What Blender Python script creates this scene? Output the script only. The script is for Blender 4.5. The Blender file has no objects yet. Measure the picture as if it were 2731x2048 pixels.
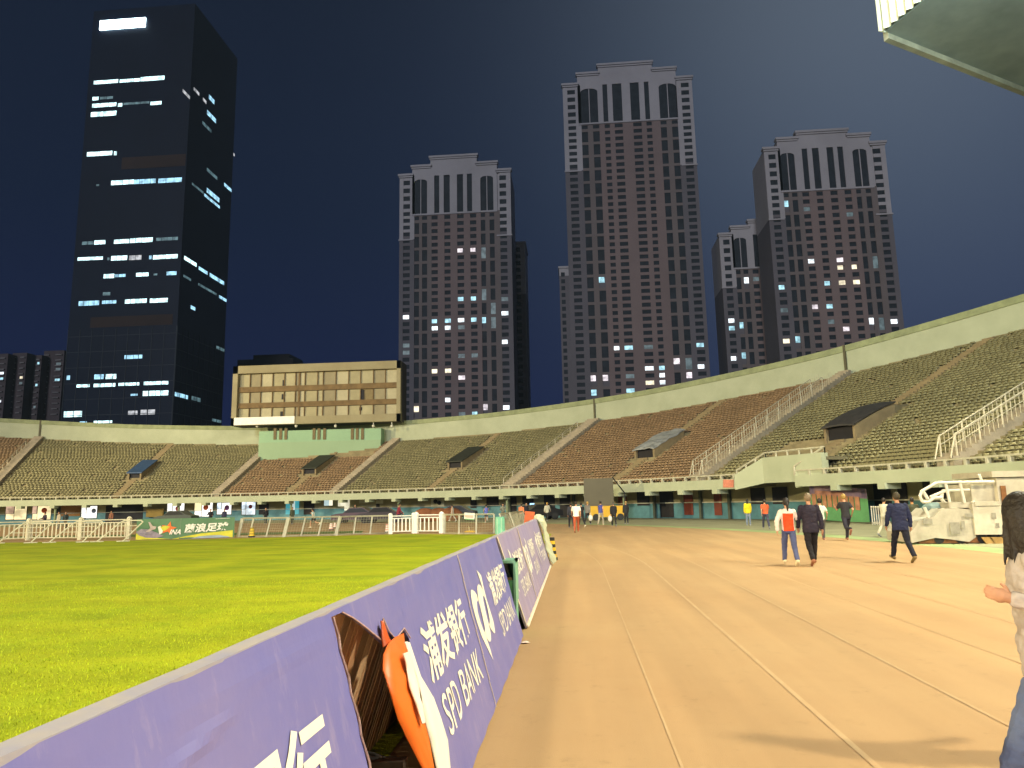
import bpy, math, random, bmesh
import numpy as np
from mathutils import Vector, Matrix, noise as mnoise
random.seed(7); rng = np.random.default_rng(7)
sc = bpy.context.scene
COL = sc.collection

# ------------------------------------------------------------------ camera
cam_d = bpy.data.cameras.new("camera"); cam = bpy.data.objects.new("camera", cam_d); COL.objects.link(cam)
EYE = Vector((0, 0, 1.6))
F_PX, CX, CY = 1951.0, 1365.5, 1024.0
R3 = Matrix(((0.9961641246, 0.0321369313, 0.0813895231),
             (0.0854677349, -0.1578253748, -0.9837613620),
             (-0.0187697393, 0.9869439542, -0.1599666471)))
cam.matrix_world = Matrix.Translation(EYE) @ R3.to_4x4()
cam_d.sensor_width = 36.0; cam_d.lens = 36.0 * F_PX / 2731.0
cam_d.clip_start = 0.1; cam_d.clip_end = 6000
sc.camera = cam
sc.view_settings.view_transform = 'Standard'; sc.view_settings.look = 'None'
sc.view_settings.exposure = 0; sc.view_settings.gamma = 1
sc.cycles.use_denoising = True
sc.cycles.max_bounces = 5; sc.cycles.diffuse_bounces = 3; sc.cycles.glossy_bounces = 2
sc.cycles.sample_clamp_indirect = 4

# measured points of the photograph, turned into world positions
def ray(px, py):
    return R3 @ Vector(((px - CX) / F_PX, -(py - CY) / F_PX, -1))
def PZ(px, py, z=0.0):
    d = ray(px, py); return EYE + d * ((z - EYE.z) / d.z)
def PY(px, py, Y):
    d = ray(px, py); return EYE + d * (Y / d.y)

# ------------------------------------------------------------------ night sky
w = bpy.data.worlds.new("World"); sc.world = w; w.use_nodes = True
nt = w.node_tree; nt.nodes.clear()
def N(nt, t, **k):
    n = nt.nodes.new(t)
    for a, b in k.items(): setattr(n, a, b)
    return n
wo = N(nt, 'ShaderNodeOutputWorld'); bg = N(nt, 'ShaderNodeBackground'); tc = N(nt, 'ShaderNodeTexCoord')
sep = N(nt, 'ShaderNodeSeparateXYZ'); nt.links.new(tc.outputs['Generated'], sep.inputs[0])
rz = N(nt, 'ShaderNodeValToRGB'); nt.links.new(sep.outputs['Z'], rz.inputs[0])
e = rz.color_ramp.elements; e[0].position = 0.0; e[0].color = (.009, .0125, .048, 1); e[1].position = .75; e[1].color = (.0055, .0095, .02, 1)
m_ = e.new(.12); m_.color = (.0065, .012, .048, 1); m_ = e.new(.36); m_.color = (.0052, .011, .032, 1)
def lobe(d, power, col):
    d = Vector(d).normalized()
    dp = N(nt, 'ShaderNodeVectorMath', operation='DOT_PRODUCT'); nt.links.new(tc.outputs['Generated'], dp.inputs[0]); dp.inputs[1].default_value = d
    mx = N(nt, 'ShaderNodeMath', operation='MAXIMUM'); nt.links.new(dp.outputs['Value'], mx.inputs[0]); mx.inputs[1].default_value = 0
    pw = N(nt, 'ShaderNodeMath', operation='POWER'); nt.links.new(mx.outputs[0], pw.inputs[0]); pw.inputs[1].default_value = power
    sc_ = N(nt, 'ShaderNodeVectorMath', operation='SCALE'); sc_.inputs[0].default_value = col; nt.links.new(pw.outputs[0], sc_.inputs['Scale'])
    return sc_.outputs[0]
def addv(a, b):
    n = N(nt, 'ShaderNodeVectorMath', operation='ADD'); nt.links.new(a, n.inputs[0]); nt.links.new(b, n.inputs[1]); return n.outputs[0]
acc = addv(rz.outputs[0], lobe(ray(2620, 150), 9, (.036, .050, .078)))
acc = addv(acc, lobe(ray(2350, -150), 26, (.055, .064, .066)))
sky = N(nt, 'ShaderNodeTexSky', sky_type='NISHITA'); sky.sun_disc = False
sky.sun_elevation = math.radians(-8); sky.sun_rotation = math.radians(200)
ss = N(nt, 'ShaderNodeVectorMath', operation='SCALE'); nt.links.new(sky.outputs[0], ss.inputs[0]); ss.inputs['Scale'].default_value = .05
acc = addv(acc, ss.outputs[0])
nt.links.new(acc, bg.inputs[0]); bg.inputs[1].default_value = 1.0
nt.links.new(bg.outputs[0], wo.inputs[0])

# ------------------------------------------------------------------ lights: floodlight banks of the stadium, and an added fill for the towers
def lamp(name, loc, power, col, size=1.2, target=None, cone=None):
    L = bpy.data.lights.new(name, 'SPOT' if cone else 'POINT'); L.energy = power; L.color = col; L.shadow_soft_size = size
    if cone: L.spot_size = math.radians(cone); L.spot_blend = .5
    o = bpy.data.objects.new(name, L); COL.objects.link(o); o.location = loc
    if target is not None: o.rotation_euler = (Vector(target) - Vector(loc)).to_track_quat('-Z', 'Y').to_euler()
    return o
WARM = (1, .87, .60)
lamp('floodlight', (24, -1, 17.5), 34000, WARM, .8, (-4, 8, 0), 130)
lamp('floodlight', (20.3, 19, 27), 42000, WARM, 1.0, (-6, 26, 0), 130)
lamp('floodlight', (-20, -34, 30), 78000, (1, .88, .62), 1.5, (-22, 26, 0), 110)
lamp('floodlight', (-116, 30, 29), 285000, (1, .83, .47), 1.2, (-10, 62, 4), 95)
lamp('floodlight', (-112, -25, 29), 285000, (1, .83, .47), 1.2, (-10, 60, 5), 90)
sun_d = bpy.data.lights.new('tower_fill', 'SUN'); sun_d.energy = 1.15; sun_d.angle = math.radians(12); sun_d.color = (.92, .94, 1)  # weak unseen sun, added to lift the towers out of the dark
sun = bpy.data.objects.new('tower_fill', sun_d); COL.objects.link(sun)
sun.rotation_euler = Vector((.22, 1, -.22)).to_track_quat('-Z', 'Y').to_euler()

# ------------------------------------------------------------------ materials
MATS = {}
def mat(name, col, rough=.7, var=.15, scale=3.0, bump=0.0, bscale=40, col2=None, metal=0.0, spec=.4, island=0.0, coord='Object', detail=5):
    if name in MATS: return MATS[name]
    m = bpy.data.materials.new(name); m.use_nodes = True; MATS[name] = m
    t = m.node_tree; b = t.nodes['Principled BSDF']
    b.inputs['Roughness'].default_value = rough; b.inputs['Metallic'].default_value = metal
    b.inputs['Specular IOR Level'].default_value = spec
    tcn = N(t, 'ShaderNodeTexCoord')
    nz = N(t, 'ShaderNodeTexNoise'); nz.inputs['Scale'].default_value = scale; nz.inputs['Detail'].default_value = detail; nz.inputs['Roughness'].default_value = .65
    t.links.new(tcn.outputs[coord], nz.inputs['Vector'])
    rp = N(t, 'ShaderNodeValToRGB'); t.links.new(nz.outputs[0], rp.inputs[0])
    rp.color_ramp.elements[0].position = .3; rp.color_ramp.elements[1].position = .7
    c2 = col2 or tuple(min(1, c * (1 + var)) for c in col)
    rp.color_ramp.elements[0].color = (*[c * (1 - (var if not col2 else 0)) for c in col], 1)
    rp.color_ramp.elements[1].color = (*c2, 1)
    out = rp.outputs[0]
    if island:
        g = N(t, 'ShaderNodeNewGeometry'); mr = N(t, 'ShaderNodeMapRange')
        mr.inputs['To Min'].default_value = 1 - island; mr.inputs['To Max'].default_value = 1 + island
        t.links.new(g.outputs['Random Per Island'], mr.inputs[0])
        sc_ = N(t, 'ShaderNodeVectorMath', operation='SCALE'); t.links.new(out, sc_.inputs[0]); t.links.new(mr.outputs[0], sc_.inputs['Scale']); out = sc_.outputs[0]
    t.links.new(out, b.inputs['Base Color'])
    if bump:
        n2 = N(t, 'ShaderNodeTexNoise'); n2.inputs['Scale'].default_value = bscale; n2.inputs['Detail'].default_value = 4
        t.links.new(tcn.outputs[coord], n2.inputs['Vector'])
        bp = N(t, 'ShaderNodeBump'); bp.inputs['Strength'].default_value = bump; bp.inputs['Distance'].default_value = .05
        t.links.new(n2.outputs[0], bp.inputs['Height']); t.links.new(bp.outputs[0], b.inputs['Normal'])
    return m
def emit(name, col, strength, scale=0.0, lo=.3):
    if name in MATS: return MATS[name]
    m = bpy.data.materials.new(name); m.use_nodes = True; MATS[name] = m
    t = m.node_tree; b = t.nodes['Principled BSDF']; b.inputs['Base Color'].default_value = (*[c * .3 for c in col], 1)
    b.inputs['Emission Color'].default_value = (*col, 1); b.inputs['Emission Strength'].default_value = strength
    if scale:
        tcn = N(t, 'ShaderNodeTexCoord'); nz = N(t, 'ShaderNodeTexNoise'); nz.inputs['Scale'].default_value = scale; nz.inputs['Detail'].default_value = 2
        t.links.new(tcn.outputs['Object'], nz.inputs['Vector'])
        mr = N(t, 'ShaderNodeMapRange'); mr.inputs['From Min'].default_value = .35; mr.inputs['From Max'].default_value = .62
        mr.inputs['To Min'].default_value = strength * lo; mr.inputs['To Max'].default_value = strength
        t.links.new(nz.outputs[0], mr.inputs[0]); t.links.new(mr.outputs[0], b.inputs['Emission Strength'])
    return m
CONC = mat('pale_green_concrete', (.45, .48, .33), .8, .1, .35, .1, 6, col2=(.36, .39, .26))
CONC_D = mat('dark_coping', (.27, .30, .16), .85, .2, 1.2)
DECK = mat('deck_concrete', (.25, .205, .11), .9, .3, .8)
AISLE = mat('aisle_concrete', (.33, .28, .20), .85, .25, 1.5, .2, 10)
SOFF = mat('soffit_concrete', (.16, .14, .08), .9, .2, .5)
WALLC = mat('concourse_wall', (.30, .27, .15), .85, .2, .6)
TEAL = mat('teal_wainscot_paint', (.075, .205, .235), .6, .3, .8)
LEDGE = mat('pale_ledge', (.42, .42, .34), .7, .2, 2)
DARK = mat('dark_opening', (.012, .010, .012), .7, .3, 1)
WHITE = mat('white_paint', (.78, .75, .66), .5, .08, 3)
GREYM = mat('galvanised_metal', (.42, .40, .32), .45, .15, 6, metal=.3)
BLACK = mat('black_rubber', (.02, .02, .02), .7, .2, 6)
YELL = mat('yellow_paint', (.75, .50, .03), .5, .1, 2)
RED = mat('brick_red_paint', (.16, .03, .015), .6, .2, 2)

# ------------------------------------------------------------------ mesh helpers
class MB:
    def __init__(s): s.v = []; s.f = []; s.mi = []
    def add(s, vs, fs, mi=0):
        o = len(s.v); s.v += [tuple(map(float, v)) for v in vs]; s.f += [tuple(i + o for i in f) for f in fs]; s.mi += [mi] * len(fs); return s
    def quad(s, a, b, c, d, mi=0): return s.add([a, b, c, d], [(0, 1, 2, 3)], mi)
    def box(s, c, d, rz=0.0, mi=0, M=None):
        x, y, z = (k / 2 for k in d); vs = [Vector((sx * x, sy * y, sz * z)) for sx in (-1, 1) for sy in (-1, 1) for sz in (-1, 1)]
        if M is not None: vs = [M @ v for v in vs]
        if rz: q = Matrix.Rotation(rz, 3, 'Z'); vs = [q @ v for v in vs]
        c = Vector(c); return s.add([v + c for v in vs], [(0, 1, 3, 2), (4, 6, 7, 5), (0, 4, 5, 1), (2, 3, 7, 6), (0, 2, 6, 4), (1, 5, 7, 3)], mi)
    def bb(s, x0, x1, y0, y1, z0, z1, mi=0): return s.box(((x0 + x1) / 2, (y0 + y1) / 2, (z0 + z1) / 2), (x1 - x0, y1 - y0, z1 - z0), 0, mi)
    def prism(s, pts, vec, mi=0):
        n = len(pts); vec = Vector(vec); P = [Vector(p) for p in pts]; Q = [p + vec for p in P]
        return s.add(P + Q, [tuple(range(n))[::-1], tuple(range(n, 2 * n))] + [(i, (i + 1) % n, n + (i + 1) % n, n + i) for i in range(n)], mi)
    def tube(s, a, b, r, n=8, r2=None, mi=0):
        a = Vector(a); b = Vector(b); r2 = r if r2 is None else r2; d = (b - a)
        if d.length < 1e-6: return s
        q = d.to_track_quat('Z', 'Y'); vs = []
        for p, rr in ((a, r), (b, r2)):
            for i in range(n): vs.append(p + q @ Vector((rr * math.cos(2 * math.pi * i / n), rr * math.sin(2 * math.pi * i / n), 0)))
        return s.add(vs, [(i, (i + 1) % n, n + (i + 1) % n, n + i) for i in range(n)] + [tuple(range(n))[::-1], tuple(range(n, 2 * n))], mi)
    def path(s, pts, r, n=8):
        for a, b in zip(pts[:-1], pts[1:]): s.tube(a, b, r, n)
        return s
    def ball(s, c, r, sx=1, sy=1, sz=1, nu=12, nv=8, M=None, mi=0):
        vs = []; c = Vector(c)
        for j in range(nv + 1):
            t = math.pi * j / nv
            for i in range(nu):
                p = Vector((r * sx * math.sin(t) * math.cos(2 * math.pi * i / nu), r * sy * math.sin(t) * math.sin(2 * math.pi * i / nu), r * sz * math.cos(t)))
                vs.append(c + (M @ p if M is not None else p))
        return s.add(vs, [(j * nu + i, j * nu + (i + 1) % nu, (j + 1) * nu + (i + 1) % nu, (j + 1) * nu + i) for j in range(nv) for i in range(nu)], mi)
    def build(s, name, mats, parent=None, label=None, smooth=False):
        off = Vector(parent.get('base_', (0, 0, 0))) if parent is not None else Vector((0, 0, 0))
        me = bpy.data.meshes.new(name)
        vs = [(v[0] - off.x, v[1] - off.y, v[2] - off.z) for v in s.v]
        me.from_pydata(vs, [], s.f)
        for m in (mats if isinstance(mats, (list, tuple)) else [mats]): me.materials.append(m)
        me.polygons.foreach_set('material_index', s.mi)
        if smooth: me.polygons.foreach_set('use_smooth', [True] * len(me.polygons))
        me.update()
        o = bpy.data.objects.new(name, me); COL.objects.link(o)
        if parent is not None:
            o.parent = parent; o['base_'] = tuple(off)
        if label: o['label'] = label
        return o
def thing(name, label, cat, loc=(0, 0, 0), group=None):
    o = bpy.data.objects.new(name, None); COL.objects.link(o); o.location = loc; o['base_'] = tuple(map(float, loc))
    o['label'] = label; o['category'] = cat
    if group: o['group'] = group
    return o
def tag(o, label, cat, group=None):
    o['label'] = label; o['category'] = cat
    if group: o['group'] = group
    return o
def struct(o, kind='structure', label=None, cat=None):
    o['kind'] = kind
    if label: o['label'] = label
    if cat: o['category'] = cat
    return o
def text_geo(body, bold=0.0):
    c = bpy.data.curves.new('lettering', 'FONT'); c.body = body; c.size = 1; c.offset = bold; c.resolution_u = 3
    o = bpy.data.objects.new('lettering', c); COL.objects.link(o); bpy.context.view_layer.update()
    me = o.evaluated_get(bpy.context.evaluated_depsgraph_get()).to_mesh()
    vs = [v.co.copy() for v in me.vertices]; fs = [tuple(p.vertices) for p in me.polygons]
    bpy.data.objects.remove(o); bpy.data.curves.remove(c)
    xs = [v.x for v in vs]; ys = [v.y for v in vs]; x0, x1, y0, y1 = min(xs), max(xs), min(ys), max(ys)
    return [((v.x - x0) / (x1 - x0), (v.y - y0) / (y1 - y0)) for v in vs], fs

# ------------------------------------------------------------------ stadium plan: one big curve
CA, CB, RF = -48.0, 18.0, 70.0
def polar(phi, r, z): a = math.radians(phi); return Vector((CA + r * math.sin(a), CB + r * math.cos(a), z))
def phi_of(p): return math.degrees(math.atan2(p[0] - CA, p[1] - CB))
def hitcyl(px, py, r):          # where a sight line meets the cylinder of radius r
    d = ray(px, py); ax, ay = EYE.x - CA, EYE.y - CB
    a = d.x ** 2 + d.y ** 2; b = 2 * (ax * d.x + ay * d.y); c = ax * ax + ay * ay - r * r
    t = (-b + math.sqrt(b * b - 4 * a * c)) / (2 * a); return EYE + d * t
def hitcone(px, py, lift=0.0, s=.5):
    d = ray(px, py); lo = None
    for k in range(3000):
        t = 20 + k * .05; p = EYE + d * t; r = math.hypot(p.x - CA, p.y - CB)
        if r > RF - .5 and p.z <= 3 + s * (r - RF) + lift: return p
    return p
RIM = [(-60, 27), (-35, 21.5), (-23.4, 19.1), (-21, 18.7), (-11.5, 17), (1.4, 15.5), (15.4, 14.8), (21.7, 15.1), (25.7, 15.2), (36, 16.2), (41, 16.9), (53.7, 19.4), (59.6, 21.2), (64, 22.4), (75, 24.5), (90, 26), (120, 26)]
def rim(phi): return RF + float(np.interp(phi, [a for a, b in RIM], [b for a, b in RIM]))
SL = .5
def deckz(r): return 3 + SL * (r - RF)
AIS = [-20, 3, 16.2, 36, 55, 72.5]

# ------------------------------------------------------------------ ground
g = MB().add([(-4000, -600, -.03), (4000, -600, -.03), (4000, 5000, -.03), (-4000, 5000, -.03)], [(0, 1, 2, 3)]).build('ground', mat('city_ground', (.05, .05, .045), .9, .3, .05))
struct(g)
def sector(r0, r1, z, f0=-60, f1=90, n=90, y_end=-30):
    m = MB(); ph = np.linspace(f0, f1, n); pts = []
    for a in ph: pts.append((polar(a, r0, z), polar(a, r1, z)))
    if f1 == 90: pts.append((Vector((CA + r0, y_end, z)), Vector((CA + r1, y_end, z))))
    for (a, b), (c, d) in zip(pts[:-1], pts[1:]): m.quad(a, b, d, c)
    return m
def track_mat():
    m = mat('track_rubber', (.495, .325, .158), .82, .1, .22, .25, 160, col2=(.44, .268, .122), detail=8)
    t = m.node_tree; b = t.nodes['Principled BSDF']; src = b.inputs['Base Color'].links[0].from_socket
    tcn = N(t, 'ShaderNodeTexCoord'); mp = N(t, 'ShaderNodeMapping'); mp.inputs['Scale'].default_value = (1.6, .12, 1); t.links.new(tcn.outputs['Object'], mp.inputs[0])
    nz = N(t, 'ShaderNodeTexNoise'); nz.inputs['Scale'].default_value = 1.0; nz.inputs['Detail'].default_value = 6; t.links.new(mp.outputs[0], nz.inputs['Vector'])
    n3 = N(t, 'ShaderNodeTexNoise'); n3.inputs['Scale'].default_value = 240; t.links.new(tcn.outputs['Object'], n3.inputs['Vector'])
    r2 = N(t, 'ShaderNodeMapRange'); r2.inputs['From Min'].default_value = .38; r2.inputs['From Max'].default_value = .66; r2.inputs['To Min'].default_value = .90; r2.inputs['To Max'].default_value = 1.05
    t.links.new(nz.outputs[0], r2.inputs[0])
    r3 = N(t, 'ShaderNodeMapRange'); r3.inputs['To Min'].default_value = .86; r3.inputs['To Max'].default_value = 1.14; t.links.new(n3.outputs[0], r3.inputs[0])
    mm = N(t, 'ShaderNodeMath', operation='MULTIPLY'); t.links.new(r2.outputs[0], mm.inputs[0]); t.links.new(r3.outputs[0], mm.inputs[1])
    n4 = N(t, 'ShaderNodeTexNoise'); n4.inputs['Scale'].default_value = 3.2; n4.inputs['Detail'].default_value = 12; n4.inputs['Roughness'].default_value = .82; t.links.new(tcn.outputs['Object'], n4.inputs['Vector'])
    r4 = N(t, 'ShaderNodeMapRange'); r4.inputs['From Min'].default_value = .56; r4.inputs['From Max'].default_value = .70; r4.inputs['To Min'].default_value = 1; r4.inputs['To Max'].default_value = .78; t.links.new(n4.outputs[0], r4.inputs[0])
    m5 = N(t, 'ShaderNodeMath', operation='MULTIPLY'); t.links.new(mm.outputs[0], m5.inputs[0]); t.links.new(r4.outputs[0], m5.inputs[1]); mm = m5
    s_ = N(t, 'ShaderNodeVectorMath', operation='SCALE'); t.links.new(src, s_.inputs[0]); t.links.new(mm.outputs[0], s_.inputs['Scale']); t.links.new(s_.outputs[0], b.inputs['Base Color'])
    return m
TRACK = track_mat()
ap = sector(.1, 74.2, -.004, -60, 90).build('apron', mat('apron_paving', (.30, .29, .17), .85, .2, .5, .2, 20)); struct(ap)
gp = sector(59.4, 60.6, .004, -60, 90).build('painted_strip', mat('green_strip_paint', (.32, .40, .17), .8, .25, .6)); struct(gp)
tr = MB(); tr.v, tr.f, tr.mi = (lambda q: (q.v, q.f, q.mi))(sector(.1, 59.4, 0.0, -60, 90)); tr = tr.build('running_track', TRACK); struct(tr)
LINE = mat('worn_lane_line', (.535, .375, .20), .8, .2, 2.2, col2=(.465, .295, .142))
ll = MB()
for x, lw in ((.58, .02), (1.72, .045), (2.94, .03), (4.16, .025), (5.38, .025), (6.6, .025), (7.8, .025), (9.0, .025)):
    q = sector(48 + x, 48 + x + lw, .004, -60, 90); ll.add(q.v, q.f)
ll = ll.build('lane_markings', LINE); struct(ll)
# pitch
def grass_mat():
    m = mat('pitch_grass', (.24, .325, .010), .85, .1, .5, .22, 90, col2=(.42, .44, .014), spec=.15)
    t = m.node_tree; b = t.nodes['Principled BSDF']; src = b.inputs['Base Color'].links[0].from_socket
    tcn = N(t, 'ShaderNodeTexCoord'); mp = N(t, 'ShaderNodeMapping'); mp.inputs['Scale'].default_value = (.35, .9, 1); mp.inputs['Rotation'].default_value = (0, 0, .25)
    t.links.new(tcn.outputs['Object'], mp.inputs[0])
    nz = N(t, 'ShaderNodeTexNoise'); nz.inputs['Scale'].default_value = 1.3; nz.inputs['Detail'].default_value = 7; t.links.new(mp.outputs[0], nz.inputs['Vector'])
    n3 = N(t, 'ShaderNodeTexNoise'); n3.inputs['Scale'].default_value = 55; n3.inputs['Detail'].default_value = 5; t.links.new(tcn.outputs['Object'], n3.inputs['Vector'])
    r2 = N(t, 'ShaderNodeMapRange'); r2.inputs['From Min'].default_value = .35; r2.inputs['From Max'].default_value = .65; r2.inputs['To Min'].default_value = .86; r2.inputs['To Max'].default_value = 1.10; t.links.new(nz.outputs[0], r2.inputs[0])
    r3 = N(t, 'ShaderNodeMapRange'); r3.inputs['From Min'].default_value = .3; r3.inputs['From Max'].default_value = .7; r3.inputs['To Min'].default_value = .78; r3.inputs['To Max'].default_value = 1.22; t.links.new(n3.outputs[0], r3.inputs[0])
    mm = N(t, 'ShaderNodeMath', operation='MULTIPLY'); t.links.new(r2.outputs[0], mm.inputs[0]); t.links.new(r3.outputs[0], mm.inputs[1])
    s_ = N(t, 'ShaderNodeVectorMath', operation='SCALE'); t.links.new(src, s_.inputs[0]); t.links.new(mm.outputs[0], s_.inputs['Scale']); t.links.new(s_.outputs[0], b.inputs['Base Color'])
    return m
GRASS = grass_mat()
pt = MB().add([(-80, -20, .006), (-1.25, -20, .006), (-1.25, 37.6, .006), (-5.5, 38.4, .006), (-9.5, 40.4, .006), (-14, 39.0, .006), (-20, 37.6, .006), (-30, 37.2, .006), (-46, 37.0, .006), (-80, 35, .006)], [tuple(range(10))]).build('pitch', GRASS); struct(pt)
pa = MB().add([(-60, 42.0, .006), (-12.5, 42.6, .006), (-13.5, 46.5, .006), (-60, 46.5, .006)], [(0, 1, 2, 3)]).build('grass_verge', mat('verge_grass', (.08, .14, .01), .9, .3, 1.5)); struct(pa)
# short blades, denser near the camera
nb = 90000
yy = 1.5 + (rng.random(nb) ** 1.6) * 15; xx = -1.45 - rng.random(nb) ** 1.3 * (yy * .95 + 1)
h = rng.uniform(.018, .042, nb); an = rng.uniform(0, math.tau, nb); wd = rng.uniform(.003, .006, nb); ln = rng.uniform(-.02, .02, (nb, 2))
v0 = np.stack([xx - np.cos(an) * wd, yy - np.sin(an) * wd, np.full(nb, .006)], 1); v1 = np.stack([xx + np.cos(an) * wd, yy + np.sin(an) * wd, np.full(nb, .006)], 1)
v2 = np.stack([xx + ln[:, 0], yy + ln[:, 1], h], 1)
V = np.stack([v0, v1, v2], 1).reshape(-1, 3)
def np_mesh(name, V, k, material, smooth=False):
    me = bpy.data.meshes.new(name); nv = len(V); nf = nv // k
    me.vertices.add(nv); me.vertices.foreach_set('co', V.astype(np.float32).ravel()); me.loops.add(nv); me.loops.foreach_set('vertex_index', np.arange(nv, dtype=np.int32))
    me.polygons.add(nf); me.polygons.foreach_set('loop_start', np.arange(nf, dtype=np.int32) * k); me.polygons.foreach_set('loop_total', np.full(nf, k, np.int32))
    me.materials.append(material); me.update(calc_edges=True); me.validate()
    o = bpy.data.objects.new(name, me); COL.objects.link(o); return o
gb = np_mesh('grass', V, 3, mat('grass_blade', (.28, .38, .014), .6, .2, 2, island=.45, spec=.2, col2=(.46, .50, .018)))
struct(gb, 'stuff', 'short bright green grass growing on the near edge of the pitch', 'grass')

# ------------------------------------------------------------------ grandstand
gs = thing('grandstand', 'curved concrete stadium grandstand with rows of green and brown seats and a pale green rim', 'grandstand', (0, 70, 0))
F0, F1, DF = -34.0, 96.0, 1.0
phis = np.arange(F0, F1 + .01, DF)
cx_board = 9.6
m = MB(); md = MB()
for i, a in enumerate(phis[:-1]):
    b = a + DF; mid = (a + b) / 2; k = 0
    while RF + .5 * k < rim(mid):
        r0 = RF + .5 * k; r1 = r0 + .5; z0 = 3 + .25 * k; z1 = z0 + .25
        m.quad(polar(a, r0, z0), polar(b, r0, z0), polar(b, r1, z0), polar(a, r1, z0))
        m.quad(polar(a, r1, z0), polar(b, r1, z0), polar(b, r1, z1), polar(a, r1, z1)); k += 1
deck = m.build('seating_deck', DECK, gs)
def arcbox(mb, f0, f1, r0, r1, z0, z1, step=1.0, mi=0):
    n = max(1, int(math.ceil((f1 - f0) / step))); fs = np.linspace(f0, f1, n + 1)
    R0 = r0 if callable(r0) else (lambda f: r0); R1 = r1 if callable(r1) else (lambda f: r1); Z0 = z0 if callable(z0) else (lambda f: z0); Z1 = z1 if callable(z1) else (lambda f: z1)
    vs = []
    for f in fs: vs += [polar(f, R0(f), Z0(f)), polar(f, R1(f), Z0(f)), polar(f, R1(f), Z1(f)), polar(f, R0(f), Z1(f))]
    fc = [(0, 1, 2, 3), tuple(4 * n + j for j in (3, 2, 1, 0))]
    for i in range(n):
        for j in range(4): fc.append((4 * i + j, 4 * i + (j + 1) % 4, 4 * i + 4 + (j + 1) % 4, 4 * i + 4 + j))
    return mb.add(vs, fc, mi)
# opening of the tunnel on the right interrupts the front edge
P1 = hitcyl(1968, 1272, RF - .12); P4 = hitcyl(2122, 1262, RF - .12); TF0, TF1 = phi_of(P1), phi_of(P4)
fa = MB(); arcbox(fa, F0, TF0, RF - .25, RF + .1, 2.28, 3.0); arcbox(fa, TF1, F1, RF - .25, RF + .1, 2.28, 3.0); fa.build('fascia', CONC, gs)
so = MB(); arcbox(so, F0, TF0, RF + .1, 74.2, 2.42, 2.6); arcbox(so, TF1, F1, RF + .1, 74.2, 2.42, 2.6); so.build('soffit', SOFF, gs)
rw = MB(); arcbox(rw, F0, F1, lambda f: rim(f) - .02, lambda f: rim(f) + .35, lambda f: deckz(rim(f)) - .9, lambda f: deckz(rim(f)) + 2.05); rw.build('rim_wall', CONC, gs)
rc = MB(); arcbox(rc, F0, F1, lambda f: rim(f) - .12, lambda f: rim(f) + .55, lambda f: deckz(rim(f)) + 2.05, lambda f: deckz(rim(f)) + 2.62); rc.build('rim_coping', CONC_D, gs)
for a in AIS[:1] + AIS[3:5]:
    jb = MB(); r = rim(a); jb.prism([polar(a - .07, r - .16, deckz(r) - .3), polar(a + .07, r - .16, deckz(r) - .3), polar(a + .07, r - .16, deckz(r) + 2.66), polar(a - .07, r - .16, deckz(r) + 2.66)], polar(a, .16, 0) - polar(a, 0, 0)); jb.build('drain_pipe', mat('dark_pipe', (.10, .09, .05), .7), gs)
# front guard rail
nf = 0
for (f0, f1) in ((F0, TF0), (TF1, F1)):
    gr = MB(); arcbox(gr, f0, f1, RF - .2, RF - .06, 3.27, 3.36)
    for f in np.arange(f0, f1, 1.05): gr.box(polar(f, RF - .13, 3.135), (.14, .22, .27), -math.radians(f))
    gr.build('guard_rail', mat('rail_paint', (.46, .43, .31), .6), gs)
# brackets and columns
for f in np.arange(-28.5, 95, 3.05):
    if TF0 - .6 < f < TF1 + .4: continue
    bk = MB(); bk.box(polar(f, RF + .15, 2.13), (.55, 1.1, .34), -math.radians(f)); bk.build('bracket', CONC, gs)
for f in np.arange(-25.4, 95, 12.2):
    if TF0 - .6 < f < TF1 + .4: continue
    MB().tube(polar(f, RF + .5, 0), polar(f, RF + .5, 2.4), .13, 10).build('column', mat('green_column', (.20, .24, .13), .7), gs)
# concourse wall with a painted dado
RW = 73.6
cw = MB(); arcbox(cw, F0, F1, RW, RW + .4, 0, lambda f: 4.4); cw.build('concourse_wall', WALLC, gs)
wa = MB(); arcbox(wa, F0, F1, RW - .05, RW, 0, 1.28); wa.build('dado', TEAL, gs)
wl = MB(); arcbox(wl, F0, F1, RW - .13, RW, 1.28, 1.36); wl.build('dado_ledge', LEDGE, gs)
# openings, doors and lit shop windows of the concourse (pixel box of the photo -> place on the wall)
def wallrect(x0, y0, x1, y1, off=.06, th=.05):
    pts = [hitcyl(x0, y1, RW - off), hitcyl(x1, y1, RW - off), hitcyl(x1, y0, RW - off), hitcyl(x0, y0, RW - off)]
    for a, b in ((0, 3), (1, 2)): pts[b].x, pts[b].y = pts[a].x, pts[a].y
    z0 = max(0.0, min(pts[0].z, pts[1].z)); z1 = min(2.36, max(pts[2].z, pts[3].z))
    pts[0].z = pts[1].z = z0; pts[2].z = pts[3].z = z1
    f = math.radians(phi_of((pts[0] + pts[1]) / 2)); out = Vector((-math.sin(f), -math.cos(f), 0))
    return pts, out * th
def panel(name, x0, y0, x1, y1, mt, off=.06, th=.05, par=None, label=None):
    p, v = wallrect(x0, y0, x1, y1, off, th); return MB().prism(p, v).build(name, mt, par or gs, label)
FR = mat('window_frame_dark', (.10, .09, .06), .6)
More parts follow.
